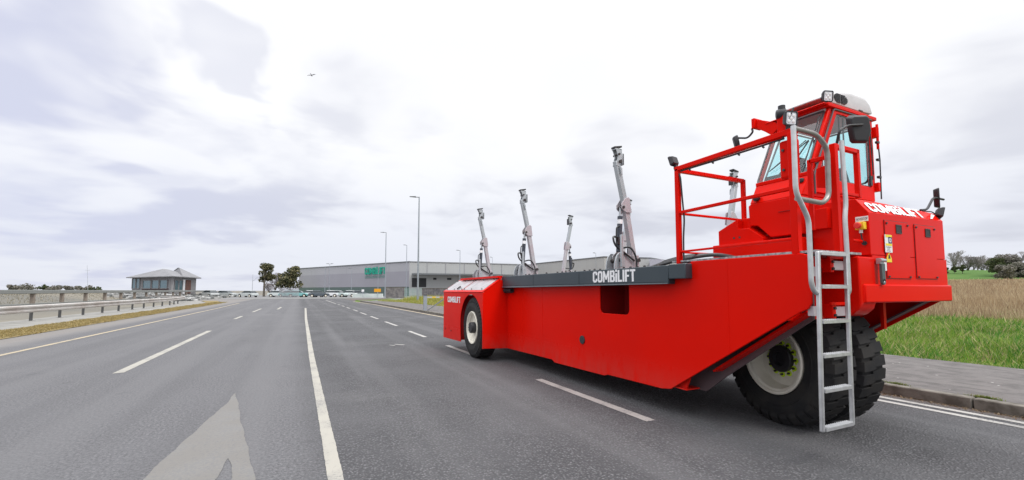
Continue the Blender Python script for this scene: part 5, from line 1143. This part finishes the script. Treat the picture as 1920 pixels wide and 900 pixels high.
# door on the near side with frame
dr = MB(); outer_ = [(4.665, YN-.012, 2.40), (XBK-.05, YN-.012, 2.40), (XBK-.05, YN-.012, ZT-.012), (XT+.055, YN-.012, ZT-.012), (XB+.055, YN-.012, ZS)]; inner_ = [(XB+.115, YN-.012, ZS-.02), (XBK-.10, YN-.012, ZS-.02), (XBK-.09, YN-.012, ZT-.05), (XT+.11, YN-.012, ZT-.05)]
dr.plate(outer_, [inner_], (0, .02, 0)); door = P(dr, 'cab_door', RED, cab, bevel=.004)
pane([(q[0], YN+.0, q[2]) for q in inner_], 'door_window', .012, (0, -1, 0), cab)
mb = MB(); mb.tube(filet([(XB+.048, YN-.016, ZS-.2), (XB+.05, YN-.016, ZS), (XT+.05, YN-.016, ZT-.014), (XBK-.045, YN-.016, ZT-.008)], .03), .009, 6); P(mb, 'door_seal', SEAL, cab)
pane([(XB+.12, YF+.003, ZS+.03), (XT+.12, YF+.003, ZT-.04), (XBK-.08, YF+.003, ZT-.04), (XBK-.08, YF+.003, ZS+.03)], 'side_window', .02, (0, 1, 0))
pane([(XBK+.003, YN+.06, ZS+.05), (XBK+.003, YF-.06, ZS+.05), (XBK+.003, YF-.06, ZT-.03), (XBK+.003, YN+.06, ZT-.03)], 'back_window', .02, (1, 0, 0))
# door hinges and far pillar fittings
mb = MB(); mb.box(XBK-.01, XBK+.05, YN-.04, YN+.03, ZT-.20, ZT-.08); mb.box(XBK-.02, XBK+.04, YN-.04, YN+.03, ZS-.06, ZS+.04); mb.cyl((XBK+.02, YN-.035, ZT-.34), (XBK+.02, YN-.035, ZT-.05), .014, 8); P(mb, 'hinge', RED, cab, bevel=.004)
mb = MB(); mb.tube([(XBK+.03, YN-.03, ZT-.2), (XBK+.035, YN-.04, ZS+.3), (XBK+.02, YN-.04, ZS-.15)], .007, 6)
for z in (ZS+.1, ZS+.3, ZS+.5): mb.box(XBK-.02, XBK+.03, YN-.05, YN-.025, z-.012, z+.012)
mb.box(XBK-.16, XBK-.12, YN-.03, YN-.012, ZS-.01, ZS+.10); P(mb, 'door_fitting', BLACK, cab)
# wiper on the windscreen, wiper on the door
def wsp(y, z, o_=.02): return Vector((wx(z)-.006, y, z))+nw*o_
mb = MB()
mb.tube([wsp(2.70, 2.98, .02), wsp(3.02, 2.72, .03), wsp(3.10, 2.64, .02)][:2], .006, 6); mb.tube([wsp(2.73, 2.99), wsp(3.05, 2.71)], .005, 6); mb.tube([wsp(2.67, 2.70), wsp(2.66, 3.26)], .007, 6); mb.tube([wsp(2.69, 2.64), wsp(2.65, 3.0)], .005, 6)
mb.tube([wsp(2.70, 2.97), wsp(2.80, 2.72)], .008, 6); P(mb, 'wiper', BLACK, cab)
mb = MB(); x = XBK-.15; mb.tube([(x+.03, YN-.03, ZT-.12), (x+.05, YN-.03, ZS+.12)], .007, 6); mb.tube([(x+.05, YN-.025, ZS+.06), (x+.04, YN-.035, ZT-.35)], .005, 6); P(mb, 'wiper', BLACK, cab)
# interior
st_ = MB(); st_.box(5.25, 5.62, 2.78, 3.06, ZS-.16, ZS-.05); st_.hexa([(5.58, 2.74, ZS), (5.68, 2.74, ZS), (5.68, 3.04, ZS), (5.58, 3.04, ZS), (5.66, 2.82, ZS+.26), (5.74, 2.82, ZS+.26), (5.74, 3.0, ZS+.26), (5.66, 3.0, ZS+.26)]); P(st_, 'seat', SEAT, cab, bevel=.03, seg=3)
sw = MB(); c = Vector((4.93, 3.02, ZS+.10)); sw.tube([c+Vector((.05*math.cos(a)*.5, .11*math.sin(a), .11*math.cos(a))) for a in [2*math.pi*i/20 for i in range(21)]], .009, 6); sw.tube([c, c+Vector((-.10, 0, -.16))], .014, 8); sw.box(4.72, 4.86, 2.88, 3.14, ZS, ZS+.10); P(sw, 'steering_wheel', BLACK, cab)
dsh = MB(); dsh.hexa([(4.70, 2.80, ZS), (4.95, 2.80, ZS), (4.95, 2.92, ZS), (4.70, 2.92, ZS), (4.80, 2.80, ZS+.26), (4.92, 2.80, ZS+.26), (4.92, 2.90, ZS+.26), (4.80, 2.90, ZS+.26)]); P(dsh, 'control_console', SEAT, cab, bevel=.02)
mb = MB(); mb.tube([(5.28, YN+.05, ZT-.04), (5.28, YN+.05, ZS+.4)], .008, 6); mb.tube([(5.36, YN+.05, ZT-.04), (5.36, YN+.05, ZS+.3)], .008, 6); P(mb, 'cab_cable', BLACK, cab)
# small fittings on the sill below the windscreen
mb = MB(); c = Vector((4.55, 3.05, 2.43)); mb.lathe([(-.03, .018), (-.02, .035), (.015, .04), (.03, .02), (.03, 0)], Vector((4.50, 3.10, 2.42)), (-1, .2, .1), 14); P(mb, 'horn', BLACK, cab)
mb = MB(); q = ony(1506, 340, 2.66); mb.box(4.56, 4.60, 2.64, 2.74, 2.50, 2.545); P(mb, 'marker_lamp', BLACK, cab, bevel=.01)
# roof lamp
c = ony(1553.5, 180, 2.60); work_lamp(c, (-.35, -1, -.15), (0, 0, 1), .115)
# air conditioner on the roof
Xa0, Xa1, Ya0, Ya1, Za = 5.08, 5.98, 2.70, 3.10, ZR
sec = [(4.96, 3.455), (4.965, 3.475), (5.05, 3.52), (5.20, 3.585), (5.42, 3.635), (5.62, 3.665), (5.90, 3.665), (5.98, 3.60), (6.02, 3.50), (6.01, 3.475), (5.70, 3.455)]
ac = MB(); rows = [(2.66, .72), (2.68, .93), (2.74, 1.0), (3.04, 1.0), (3.10, .94), (3.12, .75)]; k = len(sec)
for (yv, sc) in rows:
    for (sx, sz) in sec: ac.v.append(Vector((5.5+(sx-5.5)*(.94+.06*sc), yv, 3.455+(sz-3.455)*sc)))
for i in range(5):
    for j in range(k-1): ac.f.append((i*k+j, i*k+j+1, (i+1)*k+j+1, (i+1)*k+j))
    ac.f.append((i*k, (i+1)*k, (i+1)*k+k-1, i*k+k-1))
ac.f.append(tuple(range(k))); ac.f.append(tuple(range(5*k, 6*k))[::-1]); aco = P(ac, 'air_conditioner', ACW, bevel=.012, angle=50)
vn = MB()
for r_i in range(7):
    for h_ in (-1, 1):
        z = 3.478+.015*r_i; half = math.sqrt(max(.0, 1-((r_i-3)/3.9)**2))*.13; cx_ = 5.36
        x0_, x1_ = (cx_-half, cx_-.008) if h_ < 0 else (cx_+.008, cx_+half)
        vn.box(x0_, x1_, 2.650, 2.668, z, z+.008)
P(vn, 'vent_slot', BLACK, aco); P(MB().box(5.15, 5.80, 2.74, 3.08, ZR+.001, 3.454), 'ac_base', BLACK, aco); P(MB().box(5.72, 5.80, 2.655, 2.672, 3.462, 3.474), 'ac_latch', BLACK, aco)
# mirrors
def mirror(c, n, w, h, arm, label=None, skew=0.):
    c = Vector(c); n = Vector(n).normalized(); r = n.cross(Vector((0, 0, 1))).normalized(); u = r.cross(n)
    prof = [(-.42, -.5), (.22, -.5), (.5, -.1), (.5, .42), (.40, .5), (-.30, .5), (-.5, .40), (-.5, -.42)]
    prof = [(x+skew*z, z) for x, z in prof]
    mb = MB(); a = [c+r*(x*w)+u*(z*h) for x, z in prof]; b = [c-n*.05+r*(x*w*.8)+u*(z*h*.85) for x, z in prof]; k = len(prof)
    mb.add(a+b, [tuple(range(k)), tuple(range(k, 2*k))[::-1]]+[(i, (i+1) % k, k+(i+1) % k, k+i) for i in range(k)]); m_ = P(mb, 'mirror', BLACK, bevel=.012, seg=3)
    a2 = [c+n*.002+r*(x*w*.92)+u*(z*h*.93) for x, z in prof]; P(MB().add(a2, [tuple(range(k))]), 'mirror_glass', MIR, m_)
    P(MB().tube(filet(arm, .05), .012, 8), 'mirror_arm', BLACK, m_)
    if label: m_['label'] = label
Ym = 2.38; c = ony(1609, 243, Ym); mirror(c, (.45, .88, .12), .23, .29, [c-Vector((.02, .05, -.03)), ony(1590, 235, Ym), ony(1574, 244, Ym), ony(1567, 278, 2.45), Vector((4.72, 2.6, 2.70))], 'big black mirror in front of the cab door', -.28)
c = onx(1384, 266, 4.88); mirror(c, (.75, -.6, .2), .09, .17, [c+Vector((0, .0, .05)), onx(1402, 259, 4.88), onx(1412, 247, 4.88), Vector((4.90, YF+.22, ZT+.02))], 'small mirror beyond the handrail')
Yk = 2.22; c = ony(1762, 371, Yk); mirror(c, (.34, -.94, 0), .17, .215, [c+Vector((.03, -.02, -.02)), ony(1750, 370, Yk), ony(1744, 382, Yk), ony(1738, 393, Yk), ony(1726, 394, Yk)], 'mirror on the far end of the power unit')
c = ony(1767, 400, 2.12); work_lamp(c, (.55, -.8, -.25), (.25, 0, 1), .105)
P(MB().tube(filet([ony(1730, 396, 2.2), ony(1748, 397, 2.2), ony(1762, 408, 2.15)], .05), .006, 6), 'cable', BLACK)
# ---- red stair and fender boxes ahead of the cab
XF = 4.46
prof = [(3.62, 1.74), (3.62, 2.10), (3.36, 2.21), (3.36, 2.10), (3.22, 2.09), (3.06, 1.97), (3.06, 1.74)]
fx = MB(); fx.prism([(XF, y*.985, z) for y, z in prof], (.9, 0, 0)); fb = P(fx, 'fender_box', RED, bevel=.006)
P(MB().box(4.55, 4.9, 3.21, 3.31, 2.10, 2.22), 'fender_post', RED, bevel=.004)
mb = MB(); mb.cyl((XF-.004, 3.36, 2.0), (XF+.0, 3.36, 2.0), .012, 8); mb.cyl((XF-.004, 3.29, 2.0), (XF+.0, 3.29, 2.0), .012, 8); P(mb, 'bolts', BOLT, fb)
P(MB().box(4.40, 4.60, 2.60, 3.60, 1.74, 1.93), 'toe_box', RED, bevel=.006)
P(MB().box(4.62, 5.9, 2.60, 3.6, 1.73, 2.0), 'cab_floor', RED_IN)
P(MB().box(4.55, 4.62, 2.42, 2.62, 2.0, 2.2), 'side_box', RED, bevel=.006)
